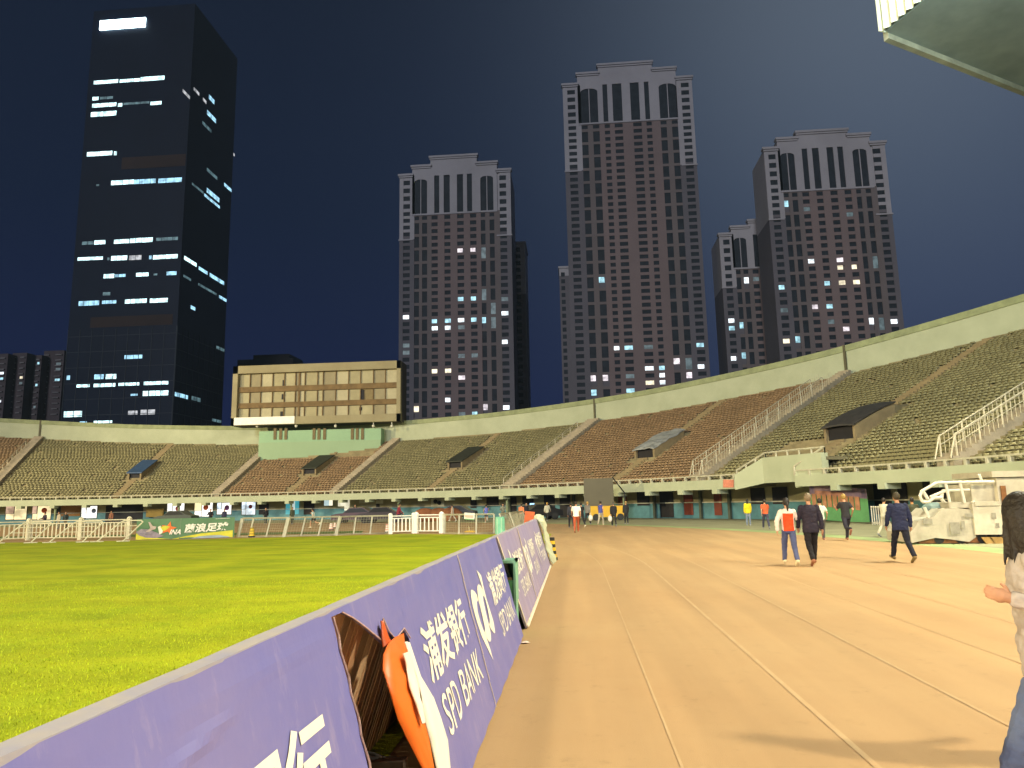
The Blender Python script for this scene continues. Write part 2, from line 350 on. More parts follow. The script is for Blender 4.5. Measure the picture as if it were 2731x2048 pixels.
def shop(x0, y0, x1, y1, em, blot=None, split=.35, label=None):
    fr = panel('shop_window', x0 - 1.5, y0 - 1, x1 + 1.5, y1 + 1.5, FR, .06, .04, label=label)
    w_ = x1 - x0; s1 = x0 + w_ * split
    panel('pane', x0, y0, s1 - .7, y1 - (y1 - y0) * .45, em[0], .12, .02, fr)
    panel('pane', x0, y1 - (y1 - y0) * .41, s1 - .7, y1, em[1], .12, .02, fr)
    panel('pane', s1 + .7, y0, x1, y1, em[1], .12, .02, fr)
    if blot:
        col, bx, by, br = blot; c = hitcyl(bx, by, RW - .18); f = math.radians(phi_of(c)); M = Matrix.Rotation(-f, 3, 'Z')
        MB().ball(c, br, 1, .12, 1, 16, 8, M).build('sticker', mat('sticker_' + str(int(col[0] * 99 + col[2] * 10)), col, .6), fr)
WW = emit('shop_white', (1, .97, .9), 1.8, 1.2, .55); WC = emit('shop_cool', (.75, .88, 1), 1.6, 1.3, .35); WY = emit('shop_warm', (1, .82, .45), 1.3, 1.0, .45)
WP = emit('shop_pink', (1, .66, .46), .8, 1.2, .4); WB = emit('shop_blue', (.3, .55, .75), .7, 1.0, .4); CYG = emit('shop_cyan', (.10, .62, .72), .55, .6, .6)
shop(15, 1350, 69, 1385, (WP, WY), split=.4); shop(86, 1350, 134, 1385, (WP, WY), ((.8, .13, .04), 118, 1361, .34), .25)
shop(217, 1350, 257, 1381, (WW, WW), ((.25, .3, .45), 250, 1362, .3), .3)
shop(446, 1343, 490, 1377, (WW, WW), ((.7, .15, .2), 474, 1356, .32), .3); shop(519, 1341, 566, 1377, (WY, WW), ((.85, .15, .04), 549, 1353, .36), .38)
shop(579, 1341, 616, 1371, (WC, WW), ((.35, .1, .4), 605, 1354, .34), .3); shop(645, 1339, 680, 1372, (WC, WC), ((.6, .1, .15), 668, 1351, .26), .3)
for b in ((150, 1352, 160, 1375), (280, 1348, 380, 1392), (690, 1343, 716, 1372), (810, 1338, 838, 1372), (1003, 1330, 1012, 1372), (1255, 1327, 1271, 1355), (1298, 1327, 1330, 1350),
          (1350, 1326, 1378, 1378), (1394, 1324, 1424, 1376), (1452, 1322, 1481, 1378), (1494, 1318, 1522, 1380), (1700, 1308, 1733, 1348), (1762, 1308, 1798, 1380), (2336, 1290, 2382, 1372), (2400, 1288, 2425, 1370), (2470, 1284, 2540, 1380), (2580, 1280, 2700, 1390)):
    panel('doorway', *b, DARK, .07, .02)
for b in ((1826, 1308, 1850, 1373), (1907, 1304, 1927, 1374), (1650, 1316, 1672, 1346)): panel('door', *b, RED, .07, .04)
panel('notice_board', 162, 1348, 214, 1376, mat('brown_board', (.28, .14, .04), .7, .3, 1)); panel('awning', 392, 1357, 436, 1378, mat('ochre_awning', (.30, .20, .04), .7), .3, .3)
dcy = panel('cyan_door', 762, 1336, 797, 1371, CYG, .07, .04); panel('door_stile', 779, 1337, 786, 1370, emit('stile_glow', (.8, .95, .9), .6), .13, .02, dcy)
sb = panel('sign_box', 868, 1331, 887, 1348, emit('signbox_glow', (.6, .78, .8), .75), 1.4, .3); panel('sign_face', 878, 1331, 887, 1348, emit('signface_glow', (1, .92, .7), 1.1), 1.72, .02, sb)
panel('lit_poster', 902, 1335, 919, 1350, emit('poster_glow', (1, .93, .68), .95, 1.5, .6), .08); panel('lit_poster', 919, 1330, 932, 1361, MATS['poster_glow'], .08)
panel('screen', 1414, 1342, 1425, 1349, emit('screen_glow', (.35, .65, 1), 2.2), 1.2, .05)
for b in ((958, 1332, 982, 1342), (1003, 1334, 1022, 1343), (1150, 1326, 1185, 1352)): panel('wall_poster', *b, mat('pale_poster', (.55, .53, .40), .7, .2, 2), .09, .02)
for bx, by in ((1161, 1337), (1171, 1341)): MB().ball(hitcyl(bx, by, RW - .25), .24, 1, 1, 1).build('wall_speaker', BLACK, gs)
for x in (1360, 1530, 1603, 1745, 1868, 1945):
    p = hitcyl(x, 1340, RW - .2); f = phi_of(p); MB().box((p.x, p.y, 1.2), (.22, .22, 2.4), -math.radians(f)).build('pilaster', mat('pilaster_dark', (.08, .09, .06), .8), gs)

# seats ---------------------------------------------------------------
VOM = [(358, 1277, 343, 375, 'blue'), (690 + 134, 1266, 808, 822 + 20, 'dark'), (1213, 1249, 1194, 1229, 'dark'), (1719, 1221, 1698, 1745, 'tarp'), (2240, 1174, 2206, 2276, 'dome')]
vinfo = []
for (bx, by, xl, xr, kd) in VOM:
    c = hitcone(bx, by); r = math.hypot(c.x - CA, c.y - CB); a = phi_of(c)
    wl_, wr_ = phi_of(hitcone(xl, by)), phi_of(hitcone(xr, by)); vinfo.append((a, r, math.radians(abs(wr_ - wl_)) * r * .86, kd))
def blocked(a, r):
    for s in AIS:
        if abs(math.radians(a - s) * r) < .95: return True
    for (va, vr, vw, kd) in vinfo:
        d = abs(math.radians(a - va) * r)
        if d < .65: return True
        if vr - .9 < r < vr + 4.9 and d < vw / 2 + .75: return True
    if TF0 - .3 < a < TF1 + .6 and r < 75.6: return True
    if abs(math.radians(a - cx_board) * r) < 7.9 and r > PEDR - .4: return True
    return False
pp = hitcone(855, 1219); PEDR = math.hypot(pp.x - CA, pp.y - CB)
SEAT_B = mat('brown_seat', (.275, .18, .095), .55, .12, .35, island=.2); SEAT_G = mat('green_seat', (.235, .212, .105), .55, .12, .35, island=.2)
def seat_quads():
    w2, q = .195, []
    def bx(x0, x1, y0, y1, z0, z1):
        v = [(x, y, z) for x in (x0, x1) for y in (y0, y1) for z in (z0, z1)]
        return [[v[i] for i in f] for f in ((0, 1, 3, 2), (4, 6, 7, 5), (0, 4, 5, 1), (2, 3, 7, 6), (1, 5, 7, 3))]
    q += bx(-w2, w2, -.13, .13, .13, .17); q += bx(-w2, w2, .11, .15, .17, .30); q += bx(-.05, .05, -.05, .08, 0, .13)
    return np.array(q)
SQ = seat_quads()
seats = []
for k in range(0, 54):
    r = RF + .27 + .5 * k; z = 3 + .25 * k; da = math.degrees(.43 / r)
    for a in np.arange(-33 + rng.uniform(0, da), 84, da):
        if rng.random() < .012 or r > rim(a) - .5 or blocked(a, r): continue
        sec = sum(a > s for s in AIS); seats.append((a, r, z, sec in (1, 3, 5, 6)))
near = [(s, polar(s[0], s[1], s[2])) for s in seats if 57 < s[0] < 71]
near.sort(key=lambda t: t[1].length); near = near[:98]; nset = set(id(s[0]) for s in near)
rest = [s for s in seats if id(s) not in nset]
for green, mt, lb in ((True, SEAT_G, 'green'), (False, SEAT_B, 'brown')):
    arr = np.array([(s[0], s[1], s[2]) for s in rest if s[3] == green]); th = -np.radians(arr[:, 0])
    jit = rng.normal(0, .03, len(arr)); th = th + jit
    cx_ = CA + arr[:, 1] * np.sin(np.radians(arr[:, 0])); cy_ = CB + arr[:, 1] * np.cos(np.radians(arr[:, 0]))
    q = SQ.reshape(-1, 3); X = q[None, :, 0] * np.cos(th)[:, None] - q[None, :, 1] * np.sin(th)[:, None] + cx_[:, None]
    Y = q[None, :, 0] * np.sin(th)[:, None] + q[None, :, 1] * np.cos(th)[:, None] + cy_[:, None]; Z = q[None, :, 2] + arr[:, 2][:, None]
    # share corners so that one seat box is one island
    o = np_mesh('seat', np.stack([X, Y - 70, Z], 2).reshape(-1, 3), 4, mt); bm = bmesh.new(); bm.from_mesh(o.data); bmesh.ops.remove_doubles(bm, verts=bm.verts, dist=.001); bm.to_mesh(o.data); bm.free()
    o.parent = gs; o['base_'] = (0, 70, 0); o['kind'] = 'stuff'; o['label'] = lb + ' plastic seats filling the sections of the stand'
smb = MB(); [smb.quad(*q) for q in SQ]; s0 = None
for s, p in near:
    if s0 is None:
        s0 = smb.build('seat', SEAT_G); o = s0
        bm = bmesh.new(); bm.from_mesh(o.data); bmesh.ops.remove_doubles(bm, verts=bm.verts, dist=.001); bm.to_mesh(o.data); bm.free()
    else: o = s0.copy(); COL.objects.link(o)
    o.parent = gs; o.location = p - Vector((0, 70, 0)); o.rotation_euler = (0, 0, -math.radians(s[0]))
# stairs between the sections, as raised concrete strips with rails
RAILW = mat('stand_rail_white', (.50, .45, .32), .5)
for j, a in enumerate(AIS):
    st = MB(); r = RF; k = 0; hw = .55 if j != 3 else .8
    hw2 = lambda r: math.degrees(hw / r)
    while r < rim(a) - .3:
        z = deckz(r) + .5; st.prism([polar(a - hw2(r), r, z - 1.2), polar(a + hw2(r), r, z - 1.2), polar(a + hw2(r), r, z), polar(a - hw2(r), r, z)], polar(a, .4, 0) - polar(a, 0, 0))
        r += .4
    st.build('stair', AISLE, gs)
    if j >= 3 or j in (0,):
        rl = MB(); hh = .95 if j >= 4 else .45; top = rim(a) - (1 if j == 3 else 3)
        rr = np.arange(RF + .3, top, 1.5); sd = [-hw2(RF) * .95] if j < 4 else [-hw2(RF) * .95, hw2(RF) * .9]
        for s_ in sd:
            pts = [polar(a + s_, q, deckz(q) + .5 + hh) for q in rr]
            if j >= 4 : pts = [polar(a + s_, RF - .1, deckz(RF) + .4)] + pts
            rl.path(pts, .032 if j < 5 else .042, 6); rl.path([p - Vector((0, 0, hh * .5)) for p in pts[1:]], .022, 6)
            for q in rr: rl.tube(polar(a + s_, q, deckz(q) + .3), polar(a + s_, q, deckz(q) + .5 + hh), .05, 6)
            if j >= 4:
                for q in np.arange(RF + .3, top, .3): rl.tube(polar(a + s_, q, deckz(q) + .4), polar(a + s_, q, deckz(q) + .5 + hh), .018, 4)
        rl.build('stair_railing', RAILW, gs)
# bare strip of steps below and above each vomitory, and the vomitories
BARE = mat('worn_step', (.25, .19, .10), .85, .2, 1)
for (a, r, wd_, kd) in vinfo:
    st = MB(); rr = RF
    while rr < rim(a) - .3:
        if not (r - .1 < rr < r + 4.7):
            z = deckz(rr) + .1; hwd = math.degrees(.45 / rr); st.prism([polar(a - hwd, rr, z - .5), polar(a + hwd, rr, z - .5), polar(a + hwd, rr, z), polar(a - hwd, rr, z)], polar(a, .4, 0) - polar(a, 0, 0))
        elif st.v: st.build('steps', BARE, gs); st = MB()
        rr += .4
    st.build('steps', BARE, gs)
    z = deckz(r); hw = math.degrees(wd_ / 2 / r); L = 4.4 if kd != 'dome' else 3.9; H_ = .8 if kd != 'dome' else .95
    vb = MB(); rad = polar(a, 1, 0) - polar(a, 0, 0)
    for s_ in (-1, 1):
        e0 = a + s_ * hw; e1 = a + s_ * (hw + math.degrees(.2 / r))
        vb.prism([polar(e0, r, z - .6), polar(e0, r + L, z + L * SL - .3), polar(e0, r + L, z + L * SL + H_ - .25), polar(e0, r, z + H_)], polar(e1, r, 0) - polar(e0, r, 0))
    v = vb.build('vomitory', BARE, gs)
    MB().prism([polar(a - hw, r + .25, z - .4), polar(a + hw, r + .25, z - .4), polar(a + hw, r + .25, z + H_ - .05), polar(a - hw, r + .25, z + H_ - .05)], rad * .05).build('opening', DARK, v)
    cm = {'blue': mat('blue_canopy', (.045, .095, .20), .5, .2, 2), 'dark': mat('dark_canopy', (.035, .038, .026), .7, .3, 2), 'tarp': mat('grey_tarp', (.30, .31, .30), .6, .35, 1.4, .9, 2.5), 'dome': mat('dark_dome_canopy', (.045, .04, .035), .6, .3, 2)}[kd]
    cp = MB(); n = 8; hwc = hw + math.degrees(.3 / r); top = []
    for i in range(n + 1):
        q = i / n; rr = r - .2 + q * (L + .2); zz = z + H_ + .02 + q * (L * SL - .25) + (.15 * math.sin(math.pi * q) if kd == 'dome' else 0)
        arch = .1 if kd in ('dome', 'tarp') else 0
        row = [polar(a + u * hwc, rr, zz + arch * (1 - u * u) + (rng.uniform(-.08, .08) if kd == 'tarp' else 0)) for u in (-1, -.6, -.2, .2, .6, 1)]; top.append(row)
    vs = [p for row in top for p in row] + [p + Vector((0, 0, -.1)) for row in top for p in row]; o6 = 6 * (n + 1); fc = []
    for i in range(n):
        for j in range(5):
            b0 = i * 6 + j; fc += [(b0, b0 + 1, b0 + 7, b0 + 6), (o6 + b0, o6 + b0 + 6, o6 + b0 + 7, o6 + b0 + 1)]
        fc += [(i * 6, i * 6 + 6, o6 + i * 6 + 6, o6 + i * 6), (i * 6 + 5, o6 + i * 6 + 5, o6 + i * 6 + 11, i * 6 + 11)]
    for j in range(5): fc += [(j, o6 + j, o6 + j + 1, j + 1), (n * 6 + j, n * 6 + j + 1, o6 + n * 6 + j + 1, o6 + n * 6 + j)]
    cp.add(vs, fc).build('canopy', cm, v)
# tunnel parapet on the right
def wall4(pa_, pb_, pc_, pd_, name, mt=CONC, th=.3):
    a_, b_, c_, d_ = map(Vector, (pa_, pb_, pc_, pd_)); n = (b_ - a_).cross(d_ - a_).normalized() * th; return MB().prism([a_, b_, c_, d_], n).build(name, mt, gs)
ZT = 1.25
rA = RF - .2; rB = RF + 5.0
T1 = polar(TF0, rA, 3.25); T0 = polar(TF0, rA, 2.2)
b1 = hitcone(2040, 1222, ZT); b2 = hitcone(2200, 1206, ZT)
rb = (math.hypot(b1.x - CA, b1.y - CB) + math.hypot(b2.x - CA, b2.y - CB)) / 2
q1, q2 = polar(phi_of(b1), rb, deckz(rb) + ZT), polar(phi_of(b2), rb, deckz(rb) + ZT)
q1b, q2b = q1 - Vector((0, 0, 1.75)), q2 - Vector((0, 0, 1.75))
wall4(T0, q1b, q1, T1, 'tunnel_parapet'); wall4(q1b, q2b, q2, q1, 'tunnel_parapet')
T4 = polar(TF1, rA, 3.25); T40 = polar(TF1, rA, 2.2); wall4(q2b, T40, T4, q2, 'tunnel_parapet')
rl = MB()
for a_, b_ in ((T1, q1), (q1, q2), (q2, T4)):
    up_ = Vector((0, 0, .34)); rl.path([a_ + up_, b_ + up_], .07, 6); n = int((b_ - a_).length / 1.2) + 1
    for i in range(n + 1): p = a_.lerp(b_, i / n); rl.tube(p, p + up_, .07, 6)
rl.build('guard_rail', MATS['rail_paint'], gs)
f0_, f1_ = phi_of(q1), phi_of(q2)
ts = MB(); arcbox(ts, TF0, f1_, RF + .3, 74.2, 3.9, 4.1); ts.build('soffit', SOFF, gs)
p_, v_ = wallrect(2062, 1296, 2102, 1344, .07, .03); MB().prism(p_, v_).build('doorway', DARK, gs)
panel('doorway', 2004, 1300, 2042, 1344, DARK, .07, .03)
MB().prism([hitcyl(1929, 1300, RF - .27), hitcyl(1957, 1300, RF - .27), hitcyl(1957, 1279, RF - .27), hitcyl(1929, 1279, RF - .27)], (-.02, -.02, 0)).build('notice', mat('faded_red_notice', (.62, .22, .14), .6, .2, 6), gs)

# ------------------------------------------------------------------ roof of the side stand (top right)
ZR = 28
c0 = PZ(2362, 84, ZR); e1 = (PZ(2465, 0, ZR) - c0).normalized(); e2 = (PZ(2731, 232, ZR) - c0).normalized()
rt = thing('roof_canopy', 'weathered grey concrete roof overhang with a bright corrugated white fascia above the right stand', 'roof canopy', (c0.x, c0.y, ZR))
SL_M = mat('roof_soffit', (.27, .33, .33), .85, .3, .25, .15, 3, col2=(.17, .21, .21))
MB().prism([c0, c0 + e1 * 70, c0 + e1 * 70 + e2 * 40, c0 + e2 * 40], (0, 0, .9)).build('roof_slab', SL_M, rt)
nrm = Vector((e1.y, -e1.x, 0)); 
if nrm.dot(-c0) < 0: nrm = -nrm
fz = MB(); n = 260
for i in range(n):
    a = c0 + e1 * (i * .27) + nrm * (.15 + (.22 if i % 2 else 0)); b = c0 + e1 * ((i + 1) * .27) + nrm * (.15 + (.22 if (i + 1) % 2 else 0))
    fz.quad(a + Vector((0, 0, -.05)), b + Vector((0, 0, -.05)), b + Vector((0, 0, 4.6)), a + Vector((0, 0, 4.6)))
fz.build('corrugated_fascia', mat('fascia_white_metal', (.80, .86, .74), .45, .04, .6), rt)
MB().prism([c0 - e1 * .1 + nrm * .4, c0 - e1 * .1 - nrm * .1, c0 - e1 * .1 - nrm * .1 + Vector((0, 0, 4.6)), c0 - e1 * .1 + nrm * .4 + Vector((0, 0, 4.6))], e1 * .08).build('end_plate', MATS['fascia_white_metal'], rt)
MB().prism([c0 + e2 * .2 + Vector((0, 0, -.35)), c0 + e2 * 40 + Vector((0, 0, -.35)), c0 + e2 * 40 + Vector((0, 0, .95)), c0 + e2 * .2 + Vector((0, 0, .95))], e1 * -.35).build('edge_beam', mat('edge_beam_concrete', (.33, .34, .27), .85, .3, .5), rt)
lamp('roof_lamp', c0 + e1 * 14 + nrm * 7 + Vector((0, 0, -3.5)), 15000, (.80, .96, .88), .5)

# ------------------------------------------------------------------ scoreboard
SBY = pp.y + 1.0
def sbp(px, py, dy=0.0): return PY(px, py, SBY + dy)
sb = thing('scoreboard', 'old disused scoreboard of stained cream panels in a boxy frame on a green base', 'scoreboard', (sbp(855, 1219).x, SBY, deckz(PEDR)))
x0, x1 = sbp(690, 1180).x, sbp(1016, 1180).x; zt = sbp(850, 1146).z; zb = sbp(850, 1219).z
PG = mat('pedestal_green', (.27, .43, .26), .7, .08, .3)
MB().bb(x0, x1, SBY, SBY + 9, zb - 1.5, zt).build('base', PG, sb)
MB().bb(x0 + .05, x1 - .05, SBY - .06, SBY, zb - 1, zt - (zt - zb) * .42).build('base_panel', mat('pedestal_green_light', (.28, .40, .24), .7, .05, .3), sb)
LV = mat('louvre_brown', (.17, .13, .06), .8)
for px in (734, 749, 763, 838, 851, 866, 940, 953, 967):
    p = sbp(px, 1153); MB().bb(p.x - .2, p.x + .2, SBY - .1, SBY - .01, p.z - 1.0, p.z + .55).build('louvre', LV, sb)
sx0, sx1 = sbp(619, 1050, -1.2).x, sbp(1068, 1050, -1.2).x; z0s, z1s = sbp(840, 1129, -1.2).z, sbp(840, 969, -1.2).z; YF = SBY - 1.2
FRM = mat('board_frame', (.26, .22, .12), .75, .25, .35, .1, 4, col2=(.33, .29, .17)); W_ = sx1 - sx0; Hs = z1s - z0s
fm = MB(); fm.bb(sx0, sx1, YF, YF + .9, z1s - .13 * Hs, z1s); fm.bb(sx0, sx1, YF, YF + .9, z0s, z0s + .125 * Hs); fm.bb(sx0, sx0 + .03 * W_, YF, YF + .9, z0s, z1s); fm.bb(sx1 - .023 * W_, sx1, YF, YF + .9, z0s, z1s)
fm.build('frame', FRM, sb)
MB().bb(sx0, sx1, YF + .9, YF + 3.6, z0s, z1s).build('casing', mat('casing_dark', (.07, .06, .045), .8, .2, .4), sb)
ix0, ix1, iz0, iz1 = sx0 + .03 * W_, sx1 - .023 * W_, z0s + .125 * Hs, z1s - .13 * Hs; IW, IH = ix1 - ix0, iz1 - iz0
RAILB = mat('board_rail_brown', (.17, .11, .045), .8, .3, 1)
rows = [(0.0, .22), (.335, .58), (.70, 1.0)]
us = [0, .07, .14, .215, .29, .36, .385, .42, .50, .535, .615, .695, .77, .85, .925, 1.0]
for i, (a, b) in enumerate(rows):
    for j in range(len(us) - 1):
        if rng.random() < .03: continue
        c = rng.uniform(.8, 1.05)
        MB().bb(ix0 + us[j] * IW + .06, ix0 + us[j + 1] * IW - .06, YF + .62, YF + .70, iz0 + a * IH + .03, iz0 + b * IH - .03).build('panel', mat('board_panel_%d' % (j * 3 % 4), ((.38, .34, .20), (.34, .30, .17), (.42, .38, .24), (.28, .24, .14))[j * 3 % 4], .7, .12, .9), sb)
for a, b in ((.22, .335), (.58, .70)): MB().bb(ix0, ix1, YF + .35, YF + .85, iz0 + a * IH, iz0 + b * IH).build('cross_rail', RAILB, sb)
MB().bb(ix0, ix1, YF + .72, YF + .89, iz0, iz1).build('back_board', mat('board_back', (.22, .17, .08), .8), sb)
for u in us[1:-1]: MB().bb(ix0 + u * IW - (.12 if u == .385 else .05), ix0 + u * IW + (.12 if u == .385 else .05), YF + .45, YF + .72, iz0, iz1).build('mullion', RAILB, sb)
for u, v0, v1 in ((.285, .60, .84), (.282, .40, .52), (.277, .02, .13), (.782, .335, .56), (.772, .1, .17), (.135, .60, .70)): MB().bb(ix0 + u * IW - .2, ix0 + u * IW + .2, YF + .58, YF + .61, iz0 + v0 * IH, iz0 + v1 * IH).build('dark_hole', DARK, sb)
MB().bb(sbp(625, 1120, -1.2).x, sbp(786, 1120, -1.2).x, YF - .12, YF - .01, sbp(705, 1132, -1.2).z, sbp(705, 1112, -1.2).z).build('white_sheet', mat('white_sheet_board', (.92, .88, .76), .5, .12, 1.6), sb)
for px in (686, 790, 895, 996, 1045):
    p = sbp(px, 1131, -.6); MB().ball(p + Vector((0, 0, -.25)), .2, 1, 1, 1.1).tube(p, p + Vector((0, 0, .5)), .06, 6).build('lamp', mat('lamp_globe', (.7, .68, .55), .3), sb)

# ------------------------------------------------------------------ towers
def mk(name, c, var=.12, sc_=.05): return mat(name, c, .85, var, sc_)
CROWN = mk('crown_stone', (.36, .345, .37)); SHAFT = mk('shaft_brick', (.205, .155, .150)); WING = mk('wing_stone', (.135, .125, .14)); MIDP = mk('bay_stone', (.165, .138, .135))
GLASSD = mat('dark_window_glass', (.026, .032, .040), .6, .3, .3, spec=.1)
LITS = [emit('lit_white', (.85, .95, 1), 2.2, .5, .35), emit('lit_cyan', (.45, .82, .95), 1.4, .5, .35), emit('lit_warm', (1, .88, .62), 1.6, .5, .4), emit('lit_dim', (.3, .42, .45), .32, .5, .3), emit('lit_pink', (.95, .85, .9), 1.4, .5, .3)]
def tower(label, Y, pl, pr, wing_py, sh_py, ct_py, cb_py, wb_py, cols, fl, lit=(), depth=22, sh_u=(.115, .88), ct_u=(.28, .70), slots=(), arches=(), maxparts=96):
    L = PY(pl, wing_py, Y); Rr = PY(pr, wing_py, Y); X0, X1 = L.x, Rr.x; W = X1 - X0; pm = (pl + pr) / 2
    zz = lambda py: PY(pm, py, Y).z
    zw, zs, zc, zcb, zwb = map(zz, (wing_py, sh_py, ct_py, cb_py, wb_py))
    t = thing('residential_tower', label, 'apartment tower', ((X0 + X1) / 2, Y, 0), 'apartment towers beyond the stadium')
    U = lambda u: X0 + u * W
    a, b = cols[0][0], cols[-1][1]; zbot = 20.0
    ZB = max(zbot, 0)
    core = MB(); core.bb(U(0), U(1), Y + .6, Y + depth, 0, zw); core.build('core', WING, t)
    MB().bb(U(0) - .02, U(.13), Y + .55, Y + depth + .1, zwb, zw + .02).build('crown_return', CROWN, t); MB().bb(U(.87), U(1) + .02, Y + .55, Y + depth + .1, zwb, zw + .02).build('crown_return', CROWN, t)
    up = MB(); up.bb(U(sh_u[0]), U(sh_u[1]), Y + .6, Y + depth - 2, zw, zs).bb(U(ct_u[0]), U(ct_u[1]), Y + .6, Y + depth - 3, zs, zc); up.build('upper_block', CROWN, t)
    cr = MB()   # crown front with slots
    cuts = sorted(list(slots) + list(arches)); segs = []; p = cols[0][1] + .035
    zslot = lambda c: (zs - (zs - zw) * .1 if c in slots else zw - 1.0)
    xs = [sh_u[0]] + [v for c in cuts for v in c] + [sh_u[1]]
    for i in range(0, len(xs), 2): cr.bb(U(xs[i]), U(xs[i + 1]), Y, Y + .6, zcb, zslot(cuts[min(i // 2, len(cuts) - 1)]) if False else zw)
    for c in cuts:
        zt_ = zw - (zw - zcb) * (.10 if c in arches else .02)
        cr.bb(U(c[0]), U(c[1]), Y, Y + .6, zt_, zw)
        if c in arches:
            xm = (U(c[0]) + U(c[1])) / 2; hw_ = (U(c[1]) - U(c[0])) / 2
            for s_ in (-1, 1):
                for k in range(4):
                    t0 = math.pi / 2 * k / 4; t1 = math.pi / 2 * (k + 1) / 4; hh_ = hw_ * .45
                    cr.add([(xm + s_ * hw_ * math.cos(t0), Y, zt_ - hh_ + hh_ * math.sin(t0)), (xm + s_ * hw_, Y, zt_), (xm + s_ * hw_ * math.cos(t1), Y, zt_ - hh_ + hh_ * math.sin(t1))], [(0, 1, 2)])
            cr.bb(xm - .18, xm + .18, Y + .1, Y + .6, zcb, zt_)
    cr.bb(U(sh_u[0]), U(sh_u[1]), Y, Y + .6, zw, zs); cr.bb(U(ct_u[0]), U(ct_u[1]), Y, Y + .6, zs, zc); cr.build('crown', CROWN, t)
    co = MB()
    for (u0, u1, z_) in ((0, sh_u[0], zw), (sh_u[1], 1, zw), (sh_u[0], ct_u[0], zs), (ct_u[1], sh_u[1], zs), (ct_u[0], ct_u[1], zc)): co.bb(U(u0) - .6, U(u1) + .6, Y - .9, Y + 2, z_, z_ + .9).bb(U(u0) - .25, U(u1) + .25, Y - .45, Y + 1, z_ - .7, z_)
    co.bb(U(sh_u[0]), U(sh_u[1]), Y - .35, Y + .3, zcb - .7, zcb); co.bb(U(0) - .3, U(cols[0][1] + .03), Y - .35, Y + .3, zwb - .6, zwb).bb(U(cols[-1][0] - .03), U(1) + .3, Y - .35, Y + .3, zwb - .6, zwb)
    co.build('cornice', CROWN, t)
    back = [MB().bb(U(c[0]), U(c[1]), Y + .45, Y + .58, zcb, zw) for c in cuts]
    for bk_, c in zip(back, cuts): bk_.build('tall_window', GLASSD, t)
    # window columns: piers (continuous) and spandrels
    wins = []; PP = {}
    class _P(dict):
        side = 0
        def __getitem__(s_, k): return PP.setdefault((k, s_.side if k != 's' else 0), MB())
    P = _P()
    edges = [0] + [v for c in cols for v in c[:2]] + [1]
    zone = lambda u: 'w' if (u < .12 or u > .88) else ('s' if .27 < u < .72 else 'm')
    for i in range(0, len(edges), 2):
        u0, u1 = edges[i], edges[i + 1]; um = (u0 + u1) / 2; zn = zone(um); ztop = zw if zn == 'w' else zcb
        P.side = um > .5
        if zn == 'w': P['w'].bb(U(u0), U(u1), Y, Y + .6, zbot, zwb); P['c'].bb(U(u0), U(u1), Y, Y + .6, zwb, zw)
        elif i == 2 or i == len(edges) - 4:
            P['m'].bb(U(u0), U(u1), Y, Y + .6, zbot, zcb if zn != 'w' else zwb)
            (P['c'] if True else 0).bb(U(u0), U(min(u1, sh_u[0])) if u0 < .5 else U(u1), Y + .02, Y + .58, zcb, zw) if u0 < .5 and u0 < sh_u[0] else None
        else: P[zn].bb(U(u0), U(u1), Y + (.0 if zn == 's' else .08), Y + .6, zbot, zcb)
    for ci, (u0, u1, kd) in enumerate(cols):
        zn = zone((u0 + u1) / 2); P.side = (u0 + u1) / 2 > .5; wingc = ci in (0, len(cols) - 1); z = (zw - 2.0) if wingc else (zcb - 1.0); k = 0; prev = zw if wingc else zcb
        while z > zbot + 4:
            hh_ = (fl * 1.18 if (wingc and k < 4) else fl); wh = hh_ * (.58 if kd == 1 else .0)
            if kd == 2 and not wingc: hh_ = fl * 2; wh = hh_ * .8
            if kd == 2 and k == 0: hh_ = fl; wh = fl * .55
            zt_, zb_ = z, z - wh
            mm = P['c'] if (wingc and zb_ > zwb) else P[zn]
            mm.bb(U(u0), U(u1), Y + .12, Y + .6, zt_, prev)
            wins.append((U(u0), U(u1), zb_, zt_, ci)); prev = zb_; z -= hh_; k += 1
        P[zn].bb(U(u0), U(u1), Y + .12, Y + .6, zbot, prev)
    for (k_, sd_), mb_ in PP.items(): mb_.build({'w': 'wing', 's': 'shaft', 'm': 'bay', 'c': 'crown_wing'}[k_], {'w': WING, 's': SHAFT, 'm': MIDP, 'c': CROWN}[k_], t)
    litmap = {}
    for (px, py, c) in lit:
        q = PY(px, py, Y); best = min(range(len(wins)), key=lambda i: abs((wins[i][0] + wins[i][1]) / 2 - q.x) * 1.5 + abs((wins[i][2] + wins[i][3]) / 2 - q.z)); litmap[best] = c
    vis = PY(pm, 1120, Y).z
    order = sorted([i for i in range(len(wins)) if wins[i][2] > vis * .9], key=lambda i: (i not in litmap, -(wins[i][3] - wins[i][2]) * (wins[i][1] - wins[i][0])))
    ind = set(order[:maxparts]); restm = MB()
    for i, (xa, xb, za, zb_, ci) in enumerate(wins):
        if i in ind:
            mt_ = LITS[litmap[i]] if i in litmap else GLASSD
            if i in litmap and litmap[i] != 3: xb2, za2 = xb - (xb - xa) * rng.uniform(0, .25), (za + zb_) / 2 if zb_ - za > 3 else za
            else: xb2, za2 = xb, za
            MB().bb(xa, xb2, Y + .38, Y + .56, za2, zb_).build('window', mt_, t)
        else: restm.bb(xa, xb, Y + .38, Y + .56, za, zb_)
    o = restm.build('window', GLASSD, t); o['kind'] = 'stuff'; o['label'] = 'dark unlit windows'
    return t
colsC = [(.035, .095, 1), (.135, .178, 2), (.205, .25, 2), (.29, .345, 1), (.405, .458, 1), (.52, .578, 1), (.635, .69, 1), (.73, .77, 2), (.808, .85, 2), (.90, .96, 1)]
slC = ((.315, .36), (.40, .455), (.52, .575), (.61, .655)); arC = ((.135, .25), (.73, .845))
